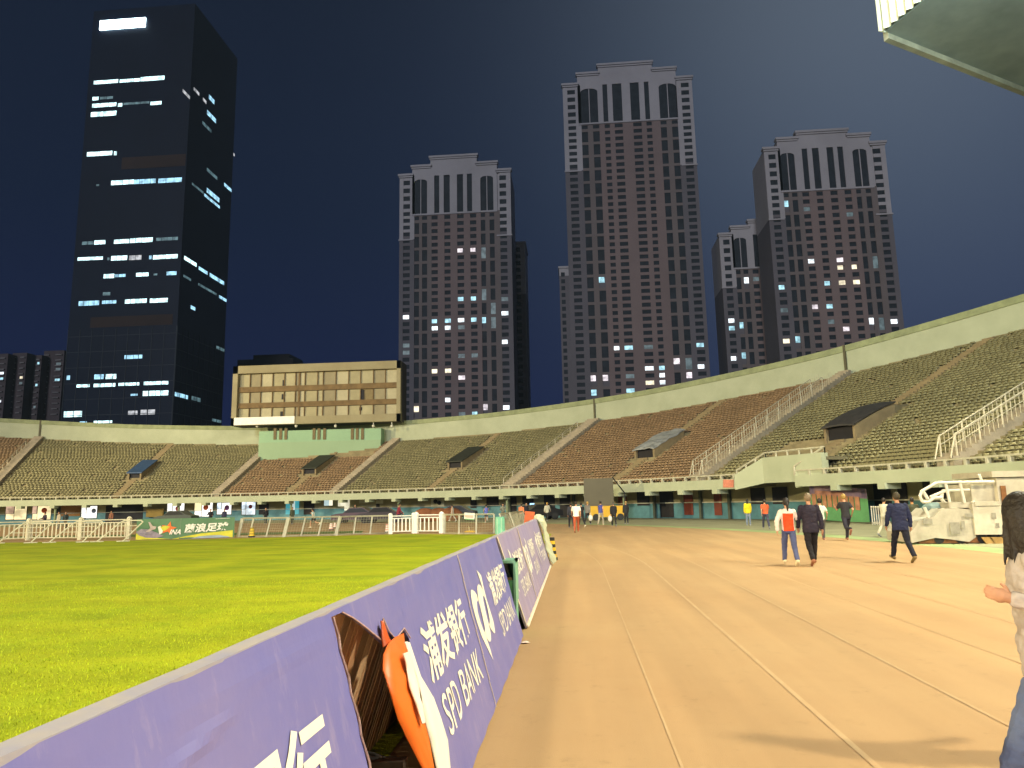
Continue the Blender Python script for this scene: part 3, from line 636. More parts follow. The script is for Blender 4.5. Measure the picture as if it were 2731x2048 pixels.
c3 = lambda x, y, c: (1000 + x / 2.073, 380 + y / 2.073, c)
litC = [c3(*q) for q in ((475, 585, 4), (545, 580, 4), (600, 575, 3), (475, 878, 1), (548, 878, 1), (600, 878, 3), (650, 878, 3), (712, 878, 3), (172, 977, 0), (333, 970, 1), (403, 970, 1), (475, 965, 0), (549, 963, 1), (605, 960, 1), (650, 962, 3), (710, 960, 0), (333, 1015, 0), (404, 1015, 0), (478, 1010, 3), (713, 1088, 0), (170, 1108, 3), (168, 1150, 3), (480, 1185, 3), (550, 1185, 3), (333, 1272, 2), (407, 1272, 2), (482, 1315, 4), (406, 1408, 0), (230, 1500, 2), (553, 1495, 1), (612, 1490, 4), (718, 1480, 0), (480, 1495, 3))]
tower('apartment tower with a stepped white crown standing just right of the scoreboard', 300, 1066, 1361, 463, 441, 419, 566, 632, colsC, 3.1, litC, slots=slC, arches=arC)
colsT = [(.035, .095, 1), (.137, .185, 2), (.225, .275, 2), (.316, .356, 1), (.393, .455, 1), (.535, .60, 1), (.637, .678, 1), (.744, .79, 2), (.83, .876, 2), (.915, .975, 1)]
slT = ((.31, .347), (.385, .458), (.523, .592), (.632, .668)); arT = ((.137, .27), (.744, .876))
c4 = lambda x, y, c: (1450 + x / 1.692, 140 + y / 1.692, c)
litT = [c4(*q) for q in ((262, 1012, 1), (332, 1325, 0), (390, 1323, 1), (470, 1322, 3), (693, 1312, 1), (478, 1425, 0), (535, 1425, 1), (592, 1427, 4), (650, 1425, 3), (705, 1420, 0), (228, 1470, 4), (283, 1470, 4), (388, 1470, 3), (655, 1460, 4), (483, 1500, 2), (540, 1500, 0), (538, 1468, 0), (226, 1545, 1), (385, 1540, 1), (415, 1535, 1))]
tower('tallest apartment tower with arched crown windows in the middle of the skyline', 300, 1500, 1845, 219, 192, 172, 322, 447, colsT, 3.0, litT, slots=slT, arches=arT, depth=26)
c5 = lambda x, y, c: (1850 + x / 2.37, 320 + y / 2.37, c)
litR = [c5(*q) for q in ((740, 887, 0), (920, 880, 4), (930, 930, 2), (1023, 928, 2), (845, 1033, 1), (940, 1030, 2), (1030, 1028, 2), (1145, 870, 3), (582, 585, 1), (707, 582, 3), (980, 573, 3), (540, 1052, 1), (563, 1208, 3), (770, 1195, 4), (862, 1193, 1), (870, 1297, 3), (968, 1342, 4), (657, 1358, 1), (575, 1417, 2), (1133, 1285, 0), (1193, 1283, 3), (1270, 1282, 0))]
tower('apartment tower at the right end of the skyline above the rising stand', 282, 2036, 2360, 391, 367, 352, 503, 577, colsC, 3.05, litR, slots=slC, arches=arC, depth=19)
litS = [c5(*q) for q in ((350, 1020, 0), (413, 1018, 3), (215, 1260, 0), (217, 1330, 1), (290, 1300, 1), (233, 1498, 0), (297, 1494, 1))]
tower('shorter apartment tower half hidden behind the left edge of the right-hand tower', 312, 1917, 2205, 621, 603, 588, 710, 760, colsC, 3.3, litS, slots=slC, arches=arC, depth=18, maxparts=60)
def slab_tower(label, Y, pl, pr, top, wb, cols, fl):
    A = PY(pl, top, Y); B = PY(pr, top, Y); t = thing('residential_tower', label, 'apartment tower', ((A.x + B.x) / 2, Y, 0), 'apartment towers beyond the stadium')
    zw = PY((pl + pr) / 2, wb, Y).z; MB().bb(A.x, B.x, Y, Y + 18, 0, zw).build('wall', WING, t); MB().bb(A.x, B.x, Y, Y + 18, zw, A.z).build('crown', CROWN, t); MB().bb(A.x - .4, B.x + .4, Y - .5, Y + 18, A.z, A.z + .9).build('cornice', CROWN, t)
    n = 0; z = A.z - 2
    while z > 45 and n < 44:
        for (x0, x1) in cols: q0 = A.x + (B.x - A.x) * x0; q1 = A.x + (B.x - A.x) * x1; MB().bb(q0, q1, Y - .06, Y - .01, z - fl * .6, z).build('window', GLASSD, t)
        z -= fl; n += 1
slab_tower('narrow end of a paler tower peeking out behind the tower beside the scoreboard', 330, 1335, 1400, 652, 784, ((.58, .80),), 3.3)
slab_tower('dark sliver of a lower tower behind the left side of the tallest tower', 330, 1491, 1530, 716, 735, ((.12, .38),), 3.3)

# office tower ---------------------------------------------------------
OY = 340.0
c1 = lambda x, y: (x / 1.4425, y / 1.4425)
def op(x, y): p = c1(x, y); return PY(p[0], p[1], OY)
XL, XR = op(290, 930).x, op(700, 930).x; ztop = PY(330, 24, OY).z; OY2 = OY + 50
ot = thing('office_tower', 'tall dark glass office tower with scattered lit floors and a bright rooftop sign', 'office tower', ((XL + XR) / 2, OY, 0))
OG = mat('office_glass', (.0025, .008, .024), .45, .2, .02, spec=.12)
MB().bb(XL, XR, OY, OY2, 0, ztop).build('glass_body', OG, ot)
MUL = mat('mullion_grey', (.022, .032, .044), .6, .2, .1); BAND = mat('mechanical_band', (.035, .020, .016), .8, .2, .1)
mu = MB()
zlow = op(500, 1260).z
for x in np.linspace(XL + .2, XR - .2, 10): mu.bb(x - .12, x + .12, OY - .25, OY - .02, 0, zlow)
for z in np.arange(8, zlow, 8.0): mu.bb(XL, XR, OY - .18, OY - .02, z, z + .22)
for y in np.linspace(OY, OY2, 10): mu.bb(XR + .02, XR + .25, y - .12, y + .12, 0, zlow)
for z in np.arange(8, zlow, 8.0): mu.bb(XR + .02, XR + .18, OY, OY2, z, z + .22)
mu.build('mullion_grid', MUL, ot)
for (xa, ya, yb) in ((350, 1215, 1255), (470, 605, 650)):
    MB().bb(max(XL, op(xa, ya).x), op(665 if ya > 1000 else 800, ya).x if ya > 1000 else XR - .5, OY - .12, OY - .03, op(500, yb).z, op(500, ya).z).build('mechanical_band', BAND, ot)
OW = emit('office_light', (.62, .92, .95), 2.6, .35, .35); OB = emit('office_light_blue', (.36, .68, .88), 1.7, .35, .35); OD = emit('office_light_dim', (.18, .32, .36), .7, .4, .25); OP = emit('office_light_soft', (.8, .82, .85), .8, .4, .3)
# x0, x1, y centre at x0, height, material, segments (crop pixels of the photo; floors are level)
strips = [(360, 455, 318, 17, OW, 2), (460, 540, 312, 15, OW, 3), (540, 633, 305, 20, OW, 1), (355, 380, 380, 16, OW, 1), (384, 435, 378, 12, OD, 2), (354, 448, 407, 18, OW, 3), (453, 471, 404, 16, OW, 1), (474, 575, 400, 10, OD, 3), (578, 622, 398, 16, OW, 2), (349, 448, 441, 22, OW, 2),
    (334, 432, 594, 20, OW, 2), (438, 450, 590, 18, OW, 1), (427, 515, 704, 20, OW, 2), (515, 600, 700, 20, OB, 4), (608, 700, 696, 20, OB, 3), (370, 382, 713, 8, OD, 1),
    (315, 360, 936, 14, OD, 2), (362, 406, 933, 18, OW, 2), (438, 498, 930, 18, OW, 3), (500, 588, 926, 20, OW, 4), (600, 685, 921, 14, OD, 4), (298, 396, 997, 14, OW, 2), (412, 422, 996, 12, OD, 1), (427, 490, 994, 20, OW, 3), (496, 545, 992, 20, OP, 2), (573, 584, 990, 16, OB, 1), (588, 684, 990, 18, OW, 2),
    (398, 440, 1063, 18, OW, 2), (442, 484, 1061, 12, OB, 3), (523, 572, 1057, 16, OW, 2), (590, 606, 1056, 8, OD, 1), (640, 680, 1052, 16, OB, 1), (395, 425, 1131, 14, OD, 1), (302, 382, 1168, 20, OB, 4), (392, 448, 1163, 14, OB, 4), (480, 565, 1160, 18, OW, 4), (576, 646, 1157, 18, OW, 2),
    (478, 548, 1374, 16, OB, 2), (362, 400, 1450, 20, OB, 1), (406, 448, 1449, 20, OW, 1), (256, 270, 1453, 18, OB, 1), (294, 346, 1485, 12, OW, 1), (360, 444, 1483, 14, OW, 2), (455, 536, 1479, 12, OW, 3), (552, 648, 1475, 14, OW, 2), (549, 648, 1514, 20, OW, 4), (502, 530, 1519, 8, OB, 1), (245, 316, 1594, 24, OW, 2), (492, 530, 1588, 16, OP, 1), (540, 597, 1586, 20, OP, 2), (360, 432, 1624, 10, OW, 2), (306, 335, 1625, 8, OB, 1)]
for (xa, xb, y, hgt, mt_, ns) in strips:
    p = op(xa, y); hh_ = hgt / 1.4425 / F_PX * 340 * 1.0; qx = op(xb, y).x; e_ = (qx - p.x) / ns
    if p.x < XL: p.x = XL
    for i in range(ns): MB().bb(p.x + i * e_ + .12, p.x + (i + 1) * e_ - .12, OY - .06, OY - .01, p.z - hh_ / 2, p.z + hh_ / 2).build('lit_window', mt_, ot)
def rp(x, y):
    px, py = c1(x, y); d = ray(px, py); t = (XR - EYE.x) / d.x; return EYE + d * t
for (xa, ya, xb, hgt, mt_) in ((686, 330, 703, 14, OP), (745, 340, 768, 14, OP), (780, 380, 795, 14, OP), (803, 370, 826, 20, OB), (796, 430, 833, 20, OB), (778, 470, 815, 14, OD), (903, 598, 914, 12, OP), (795, 650, 838, 14, OD), (862, 708, 907, 14, OB), (795, 730, 846, 20, OB), (738, 705, 785, 10, OD), (785, 748, 848, 12, OB), (708, 990, 758, 16, OW), (764, 1030, 800, 14, OB), (806, 1056, 864, 16, OB), (705, 1060, 736, 10, OD), (762, 1092, 835, 10, OD), (842, 1140, 884, 12, OB), (733, 1180, 752, 14, OB), (832, 1335, 866, 12, OD), (672, 1515, 724, 16, OB), (735, 1530, 772, 16, OD), (815, 1615, 860, 12, OD)):
    p = rp(xa, ya); q = rp(xb, ya); y0_, y1_ = sorted((max(OY, p.y), min(OY2, q.y))); hh_ = hgt / 1.4425 / F_PX * (y0_ + 10)
    n = max(1, int((y1_ - y0_) / 5)); e_ = (y1_ - y0_) / n
    for i in range(n): MB().bb(XR + .01, XR + .06, y0_ + i * e_ + .15, y0_ + (i + 1) * e_ - .15, p.z - hh_ / 2, p.z + hh_ / 2).build('lit_window', mt_, ot)
sg = PY(268, 70, OY); sg2 = PY(390, 62, OY); SIGN = emit('sign_glow', (.72, .95, 1), 9)
nseg = 6; dx = (sg2.x - sg.x) / nseg; hs = 31 / F_PX * 340
for i in range(nseg):
    x = sg.x + i * dx; MB().bb(x + .1, x + dx - .1, OY - .9, OY - .3, sg.z - hs / 2, sg.z + hs / 2).build('sign_letter', SIGN, ot)

# low dark blocks left and behind the scoreboard
for k, (xa, xb, yt, lab) in enumerate(((-40, 22, 945, 'dim apartment block cut by the left edge of the picture'), (34, 72, 942, 'dim narrow apartment block second from the left edge'), (80, 112, 948, 'dim apartment block third from the left with faint balcony lights'), (118, 172, 936, 'dim apartment block just left of the office tower'))):
    Y = 380 + 6 * k; A = PY(xa, yt, Y); B = PY(xb, yt, Y); t = thing('apartment_block', lab, 'apartment block', ((A.x + B.x) / 2, Y, 0), 'dim apartment blocks at the left edge')
    MB().bb(A.x, B.x, Y, Y + 20, 0, A.z).build('wall', mat('dim_block_wall', (.07, .055, .06), .9, .2, .05), t)
    bl = MB(); z = A.z - 2.4; W = B.x - A.x
    nbk = 0
    while z > 55:
        for u0, u1 in ((.05, .3), (.62, .92)):
            MB().bb(A.x + u0 * W, A.x + u1 * W, Y - .9, Y, z - .6, z).build('balcony', mat('balcony_pale', (.16, .15, .155), .8, .3, .1), t)
            if rng.random() < .16: MB().bb(A.x + u0 * W + .3, A.x + u1 * W - .6, Y - .05, Y - .01, z + .2, z + 1.5).build('window', LITS[int(rng.integers(0, 4))], t)
        z -= 3.2
A = PY(634, 947, 420); B = PY(782, 947, 420); t = thing('distant_building', 'low flat black building behind the top of the scoreboard', 'building', ((A.x + B.x) / 2, 420, 0))
DKB = mat('distant_dark', (.012, .010, .010), .95)
MB().bb(A.x, B.x, 420, 450, 0, A.z - 3).build('wall', DKB, t); MB().bb(A.x + 8, B.x - 4, 424, 446, A.z - 3, A.z + .5).build('roof', DKB, t)

# ------------------------------------------------------------------ advertising boards along the track (leaning A-frames)
BB, BT = Vector((-.675, 0, .02)), Vector((-.998, 0, 1.18)); BS = (BT - BB); BL = BS.length; BS.normalize(); BN = Vector((BS.z, 0, -BS.x))
def bp(y, t, off=0.0): p = BB + BS * t + BN * off; return Vector((p.x, y, p.z))
def bhit(px, py, off=0.0):
    d = ray(px, py); n = BN; return EYE + d * (((BB - EYE).dot(n) + off) / d.dot(n))
def yt(p): return p.y, (p - BB).dot(BS) 
def banner_mat():
    m = mat('purple_banner', (.135, .142, .44), .42, .12, .9, .06, 7, col2=(.20, .185, .44), detail=8)
    t = m.node_tree; b = t.nodes['Principled BSDF']; src = b.inputs['Base Color'].links[0].from_socket
    tcn = N(t, 'ShaderNodeTexCoord'); nz = N(t, 'ShaderNodeTexNoise'); nz.inputs['Scale'].default_value = 5; nz.inputs['Detail'].default_value = 9; nz.inputs['Roughness'].default_value = .7
    mp = N(t, 'ShaderNodeMapping'); mp.inputs['Scale'].default_value = (1, 1.6, .45); t.links.new(tcn.outputs['Object'], mp.inputs[0]); t.links.new(mp.outputs[0], nz.inputs['Vector'])
    r = N(t, 'ShaderNodeMapRange'); r.inputs['From Min'].default_value = .56; r.inputs['From Max'].default_value = .78; r.inputs['To Max'].default_value = .5; t.links.new(nz.outputs[0], r.inputs[0])
    mx = N(t, 'ShaderNodeMix', data_type='RGBA'); t.links.new(r.outputs[0], mx.inputs[0]); t.links.new(src, mx.inputs[6]); mx.inputs[7].default_value = (.42, .36, .50, 1); t.links.new(mx.outputs[2], b.inputs['Base Color'])
    return m
BAN = banner_mat(); BAND_ = mat('greyish_purple_banner', (.27, .235, .43), .5, .12, 1.3, .06, 7, col2=(.34, .28, .40), detail=8)  # second banner colour: greyer, paler purple for the boards past the bin
INK = mat('cream_lettering', (.86, .82, .72), .5, .06, 3); CAP = mat('worn_grey_cap', (.42, .38, .34), .6, .25, 5, col2=(.30, .30, .40)); WOOD = mat('bare_plank', (.20, .105, .055), .75, .3, 4, .2, 30, col2=(.30, .17, .085)); STRIP = mat('cream_edge_strip', (.66, .56, .44), .6, .2, 5)
def wav(y, t): return .011 * math.exp(-((t - 1.03 - .16 * (y - 1.85)) / .022) ** 2 - ((y - 1.85) / .22) ** 2) + .008 * math.exp(-((t - 1.0 + .12 * (y - 1.1)) / .03) ** 2 - ((y - 1.1) / .5) ** 2) + .007 * math.exp(-((t - 1.1 + .1 * (y - 3.5)) / .018) ** 2 - ((y - 3.5) / .45) ** 2) + .004 * math.sin(y * 2 + 3) * math.exp(-((t - 1.12) / .03) ** 2) + .006 * math.sin(y * 3.1 + t * 5) * math.sin(t * 2.6) + .004 * math.sin(y * 11 + t * 3)
def sheet(mb, y0, y1, t0, t1, th=.012, ny=None, nt_=8, start=None):
    ny = ny or max(2, int((y1 - y0) / .12)); vs = []
    for i in range(ny + 1):
        for j in range(nt_ + 1):
            t = t0 + (t1 - t0) * j / nt_; ys = y0 if start is None else start(t); y = ys + (y1 - ys) * i / ny; vs.append(bp(y, t, wav(y, t)))
    n = len(vs); vs += [v - BN * th for v in vs]; fc = []; w_ = nt_ + 1
    for i in range(ny):
        for j in range(nt_): a = i * w_ + j; fc += [(a, a + w_, a + w_ + 1, a + 1), (n + a, n + a + 1, n + a + w_ + 1, n + a + w_)]
    for j in range(nt_): fc += [(j, j + 1, n + j + 1, n + j), (ny * w_ + j, n + ny * w_ + j, n + ny * w_ + j + 1, ny * w_ + j + 1)]
    for i in range(ny): a = i * w_; fc += [(a, n + a, n + a + w_, a + w_), (a + nt_, a + w_ + nt_, n + a + w_ + nt_, n + a + nt_)]
    return mb.add(vs, fc)
def flat(mb, poly, off=.012, th=.004):
    pts = [bp(y, t, wav(y, t) + off) for y, t in poly]; return mb.prism(pts, BN * -th)
T1G = text_geo('浦发银行', .024); T2G = text_geo('SPD BANK', .004)
def put_text(geo, y0, y1, t0, t1, parent, name='lettering'):
    vs, fs = geo; m = MB(); m.add([bp(y0 + u * (y1 - y0), t0 + v * (t1 - t0), wav(y0 + u * (y1 - y0), t0 + v * (t1 - t0)) + .004) for u, v in vs], fs); return m.build(name, INK, parent)
# emblem: three slanted strokes, outlines measured in the plane of the board (u along, v up, both 0..1)
EMB = [[(150, 995), (135, 1010), (130, 1050), (138, 1130), (155, 1230), (180, 1340), (215, 1470), (275, 1659), (429, 1975), (400, 1830), (345, 1650), (320, 1585), (300, 1540), (262, 1430), (232, 1300), (222, 1170), (236, 1140), (215, 1070), (185, 1020)],
    [(225, 925), (210, 950), (213, 1000), (232, 1110), (240, 1150), (255, 1200), (290, 1330), (325, 1480), (335, 1540), (320, 1585), (345, 1650), (385, 1715), (405, 1715), (412, 1680), (405, 1600), (390, 1530), (375, 1465), (350, 1380), (320, 1260), (295, 1150), (290, 1100), (305, 1080), (300, 1040), (290, 1000), (260, 950)],
    [(203, 725), (235, 820), (262, 900), (290, 1000), (305, 1080), (330, 1150), (360, 1270), (385, 1400), (388, 1450), (380, 1480), (400, 1530), (430, 1580), (455, 1605), (468, 1590), (465, 1540), (445, 1430), (400, 1290), (345, 1130), (300, 960), (265, 805)]]
EMB = [[yt(bhit(1230 + x / 5.184, 1380 + y / 5.184)) for x, y in pl] for pl in EMB]
def emblem(y0, par):
    m = MB()
    for i, pl in enumerate(EMB): m.add([bp(y + y0 - 6.39, t, wav(y, t) + .005 + .0006 * i) for y, t in pl], [tuple(range(len(pl)))])
    return m.build('emblem', INK, par)
def board(label, y0, y1, panels, mt=BAN, letter=(), emb=(), lines=(), backparts=True):
    t = thing('advertising_board', label, 'advertising board', (-.85, (y0 + y1) / 2, 0), 'purple advertising boards between pitch and track'); m = MB()
    panels(m); m.build('front_panel', mt, t)
    cp = MB(); ny = max(2, int((y1 - y0) / .3)); vs = []
    for i in range(ny + 1):
        y = y0 + (y1 - y0) * i / ny; w_ = .006 * math.sin(y * 7); vs += [Vector((-1.0 + w_ * .5 + wav(y, BL), y, 1.168)), Vector((-1.0 + w_ * .5 + wav(y, BL), y, 1.184 + w_ * .5)), Vector((-1.062 + w_ * .5, y, 1.184)), Vector((-1.062 + w_ * .5, y, 1.150))]
    fc = [(0, 1, 2, 3), tuple(4 * ny + k for k in (3, 2, 1, 0))]
    for i in range(ny):
        for j in range(4): fc.append((4 * i + j, 4 * i + 4 + j, 4 * i + 4 + (j + 1) % 4, 4 * i + (j + 1) % 4))
    cp.add(vs, fc).build('top_cap', CAP, t)
    if backparts: MB().prism([(-1.03, y0, 1.16), (-1.40, y0, .0), (-1.42, y0, .0), (-1.06, y0, 1.16)], (0, y1 - y0, 0)).build('back_panel', WOOD, t)
    for (a, b) in letter: put_text(T1G, a, b, .585, .915, t); put_text(T2G, a + .09, b + .03, .275, .505, t)
    for y in emb: emblem(y, t)
    for y, w_, mt_ in lines: q = MB(); [flat(q, [(y + .02 * j, .001 + .2 * j), (y + w_ + .02 * j, .001 + .2 * j), (y + w_ + .02 * j, .2 + .2 * j), (y + .02 * j, .2 + .2 * j)], .010) for j in range(6)]; q.build('edge_strip', mt_, t)
    return t
board('nearest purple board at the bottom left, cut off by the frame beside the torn one', -2.6, 2.985, lambda m: sheet(m, -2.6, 2.985, 0, BL, ny=160, nt_=48), letter=((-1.93, -.45), (1.18, 2.66)), emb=(.17,))
hole_top = [(2.985, 1.183), (3.11, 1.182), (3.215, 1.144), (3.347, 1.084), (3.486, 1.014), (3.60, .955), (3.625, 1.01), (3.66, 1.07), (3.70, 1.0), (3.784, .945), (3.88, .955), (3.99, .965), (4.06, .90)]
def torn(m):
    for (ya, ta), (yb, tb) in zip(hole_top[:-1], hole_top[1:]): m.prism([bp(ya, ta, wav(ya, ta)), bp(yb, tb, wav(yb, tb)), bp(yb, BL, wav(yb, BL)), bp(ya, BL, wav(ya, BL))], BN * -.012)
    sheet(m, 2.985, 4.06, 0, .06, nt_=1); sheet(m, 4.06, 9.12, 0, BL, ny=90, nt_=24)
b2 = board('long purple board with a ragged hole showing bare planks and a hanging orange flap', 2.985, 9.12, torn, letter=((4.3, 5.79), (7.41, 8.92)), emb=(6.39,), lines=((6.02, .016, STRIP),), backparts=False)
y = 2.7; i = 0
while y < 5.4:
    wdt = float(rng.uniform(.07, .16)); MB().prism([(-1.03, y, 1.155), (-1.40, y, .0), (-1.42, y, .0), (-1.06, y, 1.155)], (0, wdt - .013, 0)).build('plank', mat('plank_%d' % (i % 4), ((.60, .36, .21), (.52, .30, .17), (.30, .20, .13), (.62, .42, .26))[i % 4], .75, .25, 3, .2, 30), b2); y += wdt; i += 1
MB().prism([(-1.03, 5.4, 1.16), (-1.40, 5.4, .0), (-1.42, 5.4, .0), (-1.06, 5.4, 1.16)], (0, 3.72, 0)).build('back_panel', WOOD, b2)
MB().bb(-1.30, -1.24, 3.42, 3.50, 0, .8).bb(-1.36, -.8, 3.42, 3.50, .42, .47).build('inner_strut', mat('dark_strut', (.03, .022, .018), .8), b2)
MB().ball((-1.05, 3.66, .30), .16, 1, 1.1, .8).build('rubber_ballast', BLACK, b2)
def c8(x, y, off): return bhit(700 + x / 3.027, 1500 + y / 3.027, off)
def ribbon3(name, left, right, mt, offs, par):
    m = MB(); n = len(left); vs = []
    for i in range(n):
        a = c8(*left[i], offs[i][0]); b = c8(*right[i], offs[i][1])
        for k in range(5): q = k / 4; p = a.lerp(b, q); vs.append(p + BN * (.008 * math.sin(math.pi * q) + .006 * math.sin(i * 1.7 + k * 2.3)))
    o = len(vs); vs += [v - BN * .005 for v in vs]; fc = []
    for i in range(n - 1):
        for k in range(4): a = i * 5 + k; fc += [(a, a + 1, a + 6, a + 5), (o + a, o + a + 5, o + a + 6, o + a + 1)]
        fc += [(i * 5, i * 5 + 5, o + i * 5 + 5, o + i * 5), (i * 5 + 4, o + i * 5 + 4, o + i * 5 + 9, i * 5 + 9)]
    return m.add(vs, fc).build(name, mt, par, smooth=True)
ORG = mat('orange_vinyl', (.80, .16, .015), .45, .1, 3)
oL = [(1075, 600), (1010, 655), (983, 740), (985, 860), (1003, 960), (1045, 1110), (1105, 1260), (1185, 1430), (1285, 1660), (1370, 1850)]; oR = [(1140, 570), (1160, 640), (1180, 740), (1205, 860), (1225, 960), (1262, 1110), (1300, 1260), (1340, 1430), (1395, 1660), (1440, 1850)]
fo = [(.02, .02), (.03, .03), (.05, .05), (.06, .06), (.07, .07), (.07, .08), (.07, .08), (.06, .08), (.05, .07), (.04, .05)]
flap = ribbon3('torn_flap', oL, oR, ORG, fo, b2)
ribbon3('printed_block', [(1135, 735), (1150, 800), (1175, 900), (1200, 1000), (1240, 1150), (1285, 1300)], [(1192, 715), (1215, 790), (1238, 890), (1255, 1000), (1285, 1150), (1310, 1300)], INK, [(.085, .085)] * 3 + [(.10, .10)] * 3, flap)
ribbon3('white_backing', [(1150, 640), (1235, 900), (1290, 1080), (1320, 1260), (1352, 1430), (1400, 1660), (1440, 1850)], [(1185, 650), (1275, 930), (1385, 1095), (1432, 1250), (1500, 1430), (1528, 1660), (1560, 1850)], mat('white_vinyl_back', (.88, .84, .76), .5, .06, 2), [(.04, .02), (.06, .04), (.08, .05), (.08, .04), (.07, .03), (.05, .02), (.04, .02)], flap)
ribbon3('torn_sliver', [(960, 470), (955, 520), (970, 600), (985, 680)], [(963, 478), (990, 530), (1020, 600), (1035, 640)], mat('dark_orange_vinyl', (.55, .09, .015), .5, .1, 3), [(.015, .015)] * 4, b2)
for k in (1, 3, 5): pass
fr = MB()   # frayed pale edges of the hole
ed = [(2.99, 1.18)] + [(2.988 + .012 * math.sin(k * 2.1), 1.16 - k * .055) for k in range(20)]
for (a, b) in zip(ed[:-1], ed[1:]): fr.tube(bp(a[0], max(.05, a[1]), .004), bp(b[0], max(.05, b[1]), .004), .005, 5)
fr.build('frayed_edge', mat('frayed_cloth', (.52, .36, .34), .9, .3, 30), b2); fr = MB()
for (a, b) in zip(hole_top[1:-1], hole_top[2:]): fr.tube(bp(a[0], a[1], .003), bp(b[0], b[1], .003), .004, 5)
fr.build('frayed_edge', mat('frayed_cloth', (.52, .36, .34), .9, .3, 30), b2)
MB().box(bp(.4, .98, 0), (.001, .001, .001)) 
board('dusty purple board just past the green bin', 9.22, 12.36, lambda m: sheet(m, 9.22, 12.36, 0, BL, start=lambda t: 9.22 + (BL - t) / BL * .45), mt=BAND_, letter=((10.52, 12.0),), emb=(9.52,), lines=((12.27, .07, STRIP),))
board('dusty purple board third from the far end of the row, beyond the cream strip', 12.38, 15.5, lambda m: sheet(m, 12.38, 15.5, 0, BL), mt=BAND_, letter=((13.63, 15.1),), emb=(12.66,))
board('farthest purple board, ending beside the crumpled cover', 15.52, 19.15, lambda m: sheet(m, 15.52, 19.15, 0, BL), mt=BAND_, letter=((16.72, 18.2),), emb=(15.78,))
q = MB(); q.prism([bp(9.24, BL, .012), bp(9.32, BL, .012), bp(9.74, .02, .012), bp(9.67, .02, .012)], BN * -.006)
for o in list(COL.objects):
    if o.get('label', '').startswith('dusty purple board just past'): q.build('edge_strip', STRIP, o); q2 = MB(); q2.prism([bp(9.72, -.005, .03), bp(19.1, -.005, .03), bp(19.1, .03, .012), bp(9.72, .03, .012)], BN * -.02); q2.build('kick_rail', STRIP, o)
# crumpled cover over the far end
cv = MB(); n = 9
vs = []
for i in range(n + 1):
    t = BL * (1.03 - i / n * 1.0); 
    for k in range(7):
        a = k / 6; vs.append(bp(18.75 + a * .85, t, .05 + .09 * math.sin(a * math.pi) + rng.uniform(-.035, .045)) + Vector((rng.uniform(-.02, .03), 0, 0)))
o_ = len(vs); vs += [v - BN * .03 for v in vs]; fc = []
for i in range(n):
    for k in range(6): a = i * 7 + k; fc += [(a, a + 1, a + 8, a + 7), (o_ + a, o_ + a + 7, o_ + a + 8, o_ + a + 1)]
    fc += [(i * 7, i * 7 + 7, o_ + i * 7 + 7, o_ + i * 7), (i * 7 + 6, o_ + i * 7 + 6, o_ + i * 7 + 13, i * 7 + 13)]
cv.add(vs, fc); [cv.ball(bp(18.9 + .25 * k, BL + .02, .03), .10, 1, 1, .9, 8, 6) for k in range(3)]
tag(cv.build('crumpled_cover', mat('crumpled_plastic', (.66, .64, .46), .4, .2, 4, col2=(.45, .52, .36))), 'crumpled cream and pale green plastic cover draped over the far end of the purple boards', 'cover')
# green bin standing in the gap
bn = thing('litter_bin', 'green open-topped bin wedged between two purple boards', 'litter bin', (-1.0, 9.5, 0))
bx0, bx1, by0, by1, bz = -1.22, -.765, 9.24, 9.66, .895
GB = mat('bin_green', (.07, .26, .12), .5, .15, 4); GT = mat('bin_teal', (.22, .48, .33), .5, .15, 4)
k = MB(); k.bb(bx0, bx1, by0, by0 + .02, 0, .655).bb(bx0, bx1, by1 - .02, by1, 0, bz - .03).bb(bx0, bx0 + .02, by0, by1, 0, bz - .03); k.build('body', GB, bn)
MB().bb(bx1 - .028, bx1, by0 - .005, by1, 0, bz).build('side_panel', GT, bn); MB().bb(bx0, bx1, by0 - .01, by1, bz - .035, bz).build('lid', GT, bn)
MB().bb(bx0 + .03, bx1 - .04, by0 + .04, by1 - .03, .05, .60).build('liner', mat('bin_liner_dark', (.01, .035, .012), .6), bn); MB().bb(bx0 + .18, bx1 - .05, by0 + .03, by0 + .10, .655, .685).build('ledge', mat('bin_ledge', (.35, .24, .14), .6), bn)
p = PZ(1400, 1716, 0); sp = MB(); sp.prism([p + Vector((-.05, -.02, .002)), p + Vector((.02, -.04, .012)), p + Vector((.06, .01, .004)), p + Vector((.01, .05, .015)), p + Vector((-.04, .03, .006))], (0, 0, .006)); tag(sp.build('paper_scrap', mat('pale_paper', (.80, .66, .56), .7)), 'small scrap of pale paper on the track beside the purple board', 'litter')

# ------------------------------------------------------------------ fences across the end of the pitch
TAG = {}
FP = mat('fence_cream', (.62, .58, .42), .5, .12, 4); FG = mat('fence_grey', (.40, .38, .27), .5, .15, 4, metal=.2)
def picket(label, pa_, pb_, hgt, n, postr=.09, mt=WHITE, grp='white picket fence sections', post=True):
    a, b = PZ(*pa_), PZ(*pb_); t = thing('picket_fence', label, 'fence', tuple((a + b) / 2), grp); d = (b - a).normalized(); ang = math.atan2(d.y, d.x); up = Vector((0, 0, 1))
    for s_, p in ((0, a), (1, b)):
        if post or s_ == 0: MB().box(p + up * hgt * .5, (postr * 2, postr * 2, hgt), ang).ball(p + up * hgt, postr * 1.25, 1, 1, .8, 8, 6).build('post', mt, t)
    for z in (.12, .80, .93): MB().tube(a + up * hgt * z, b + up * hgt * z, .035, 6).build('rail', mt, t)
    m = MB()
    for i in range(1, n): 
        p = a.lerp(b, i / n); MB().box(p + up * hgt * .46, (.07, .03, hgt * .68), ang).build('picket', mt, t)
    return t
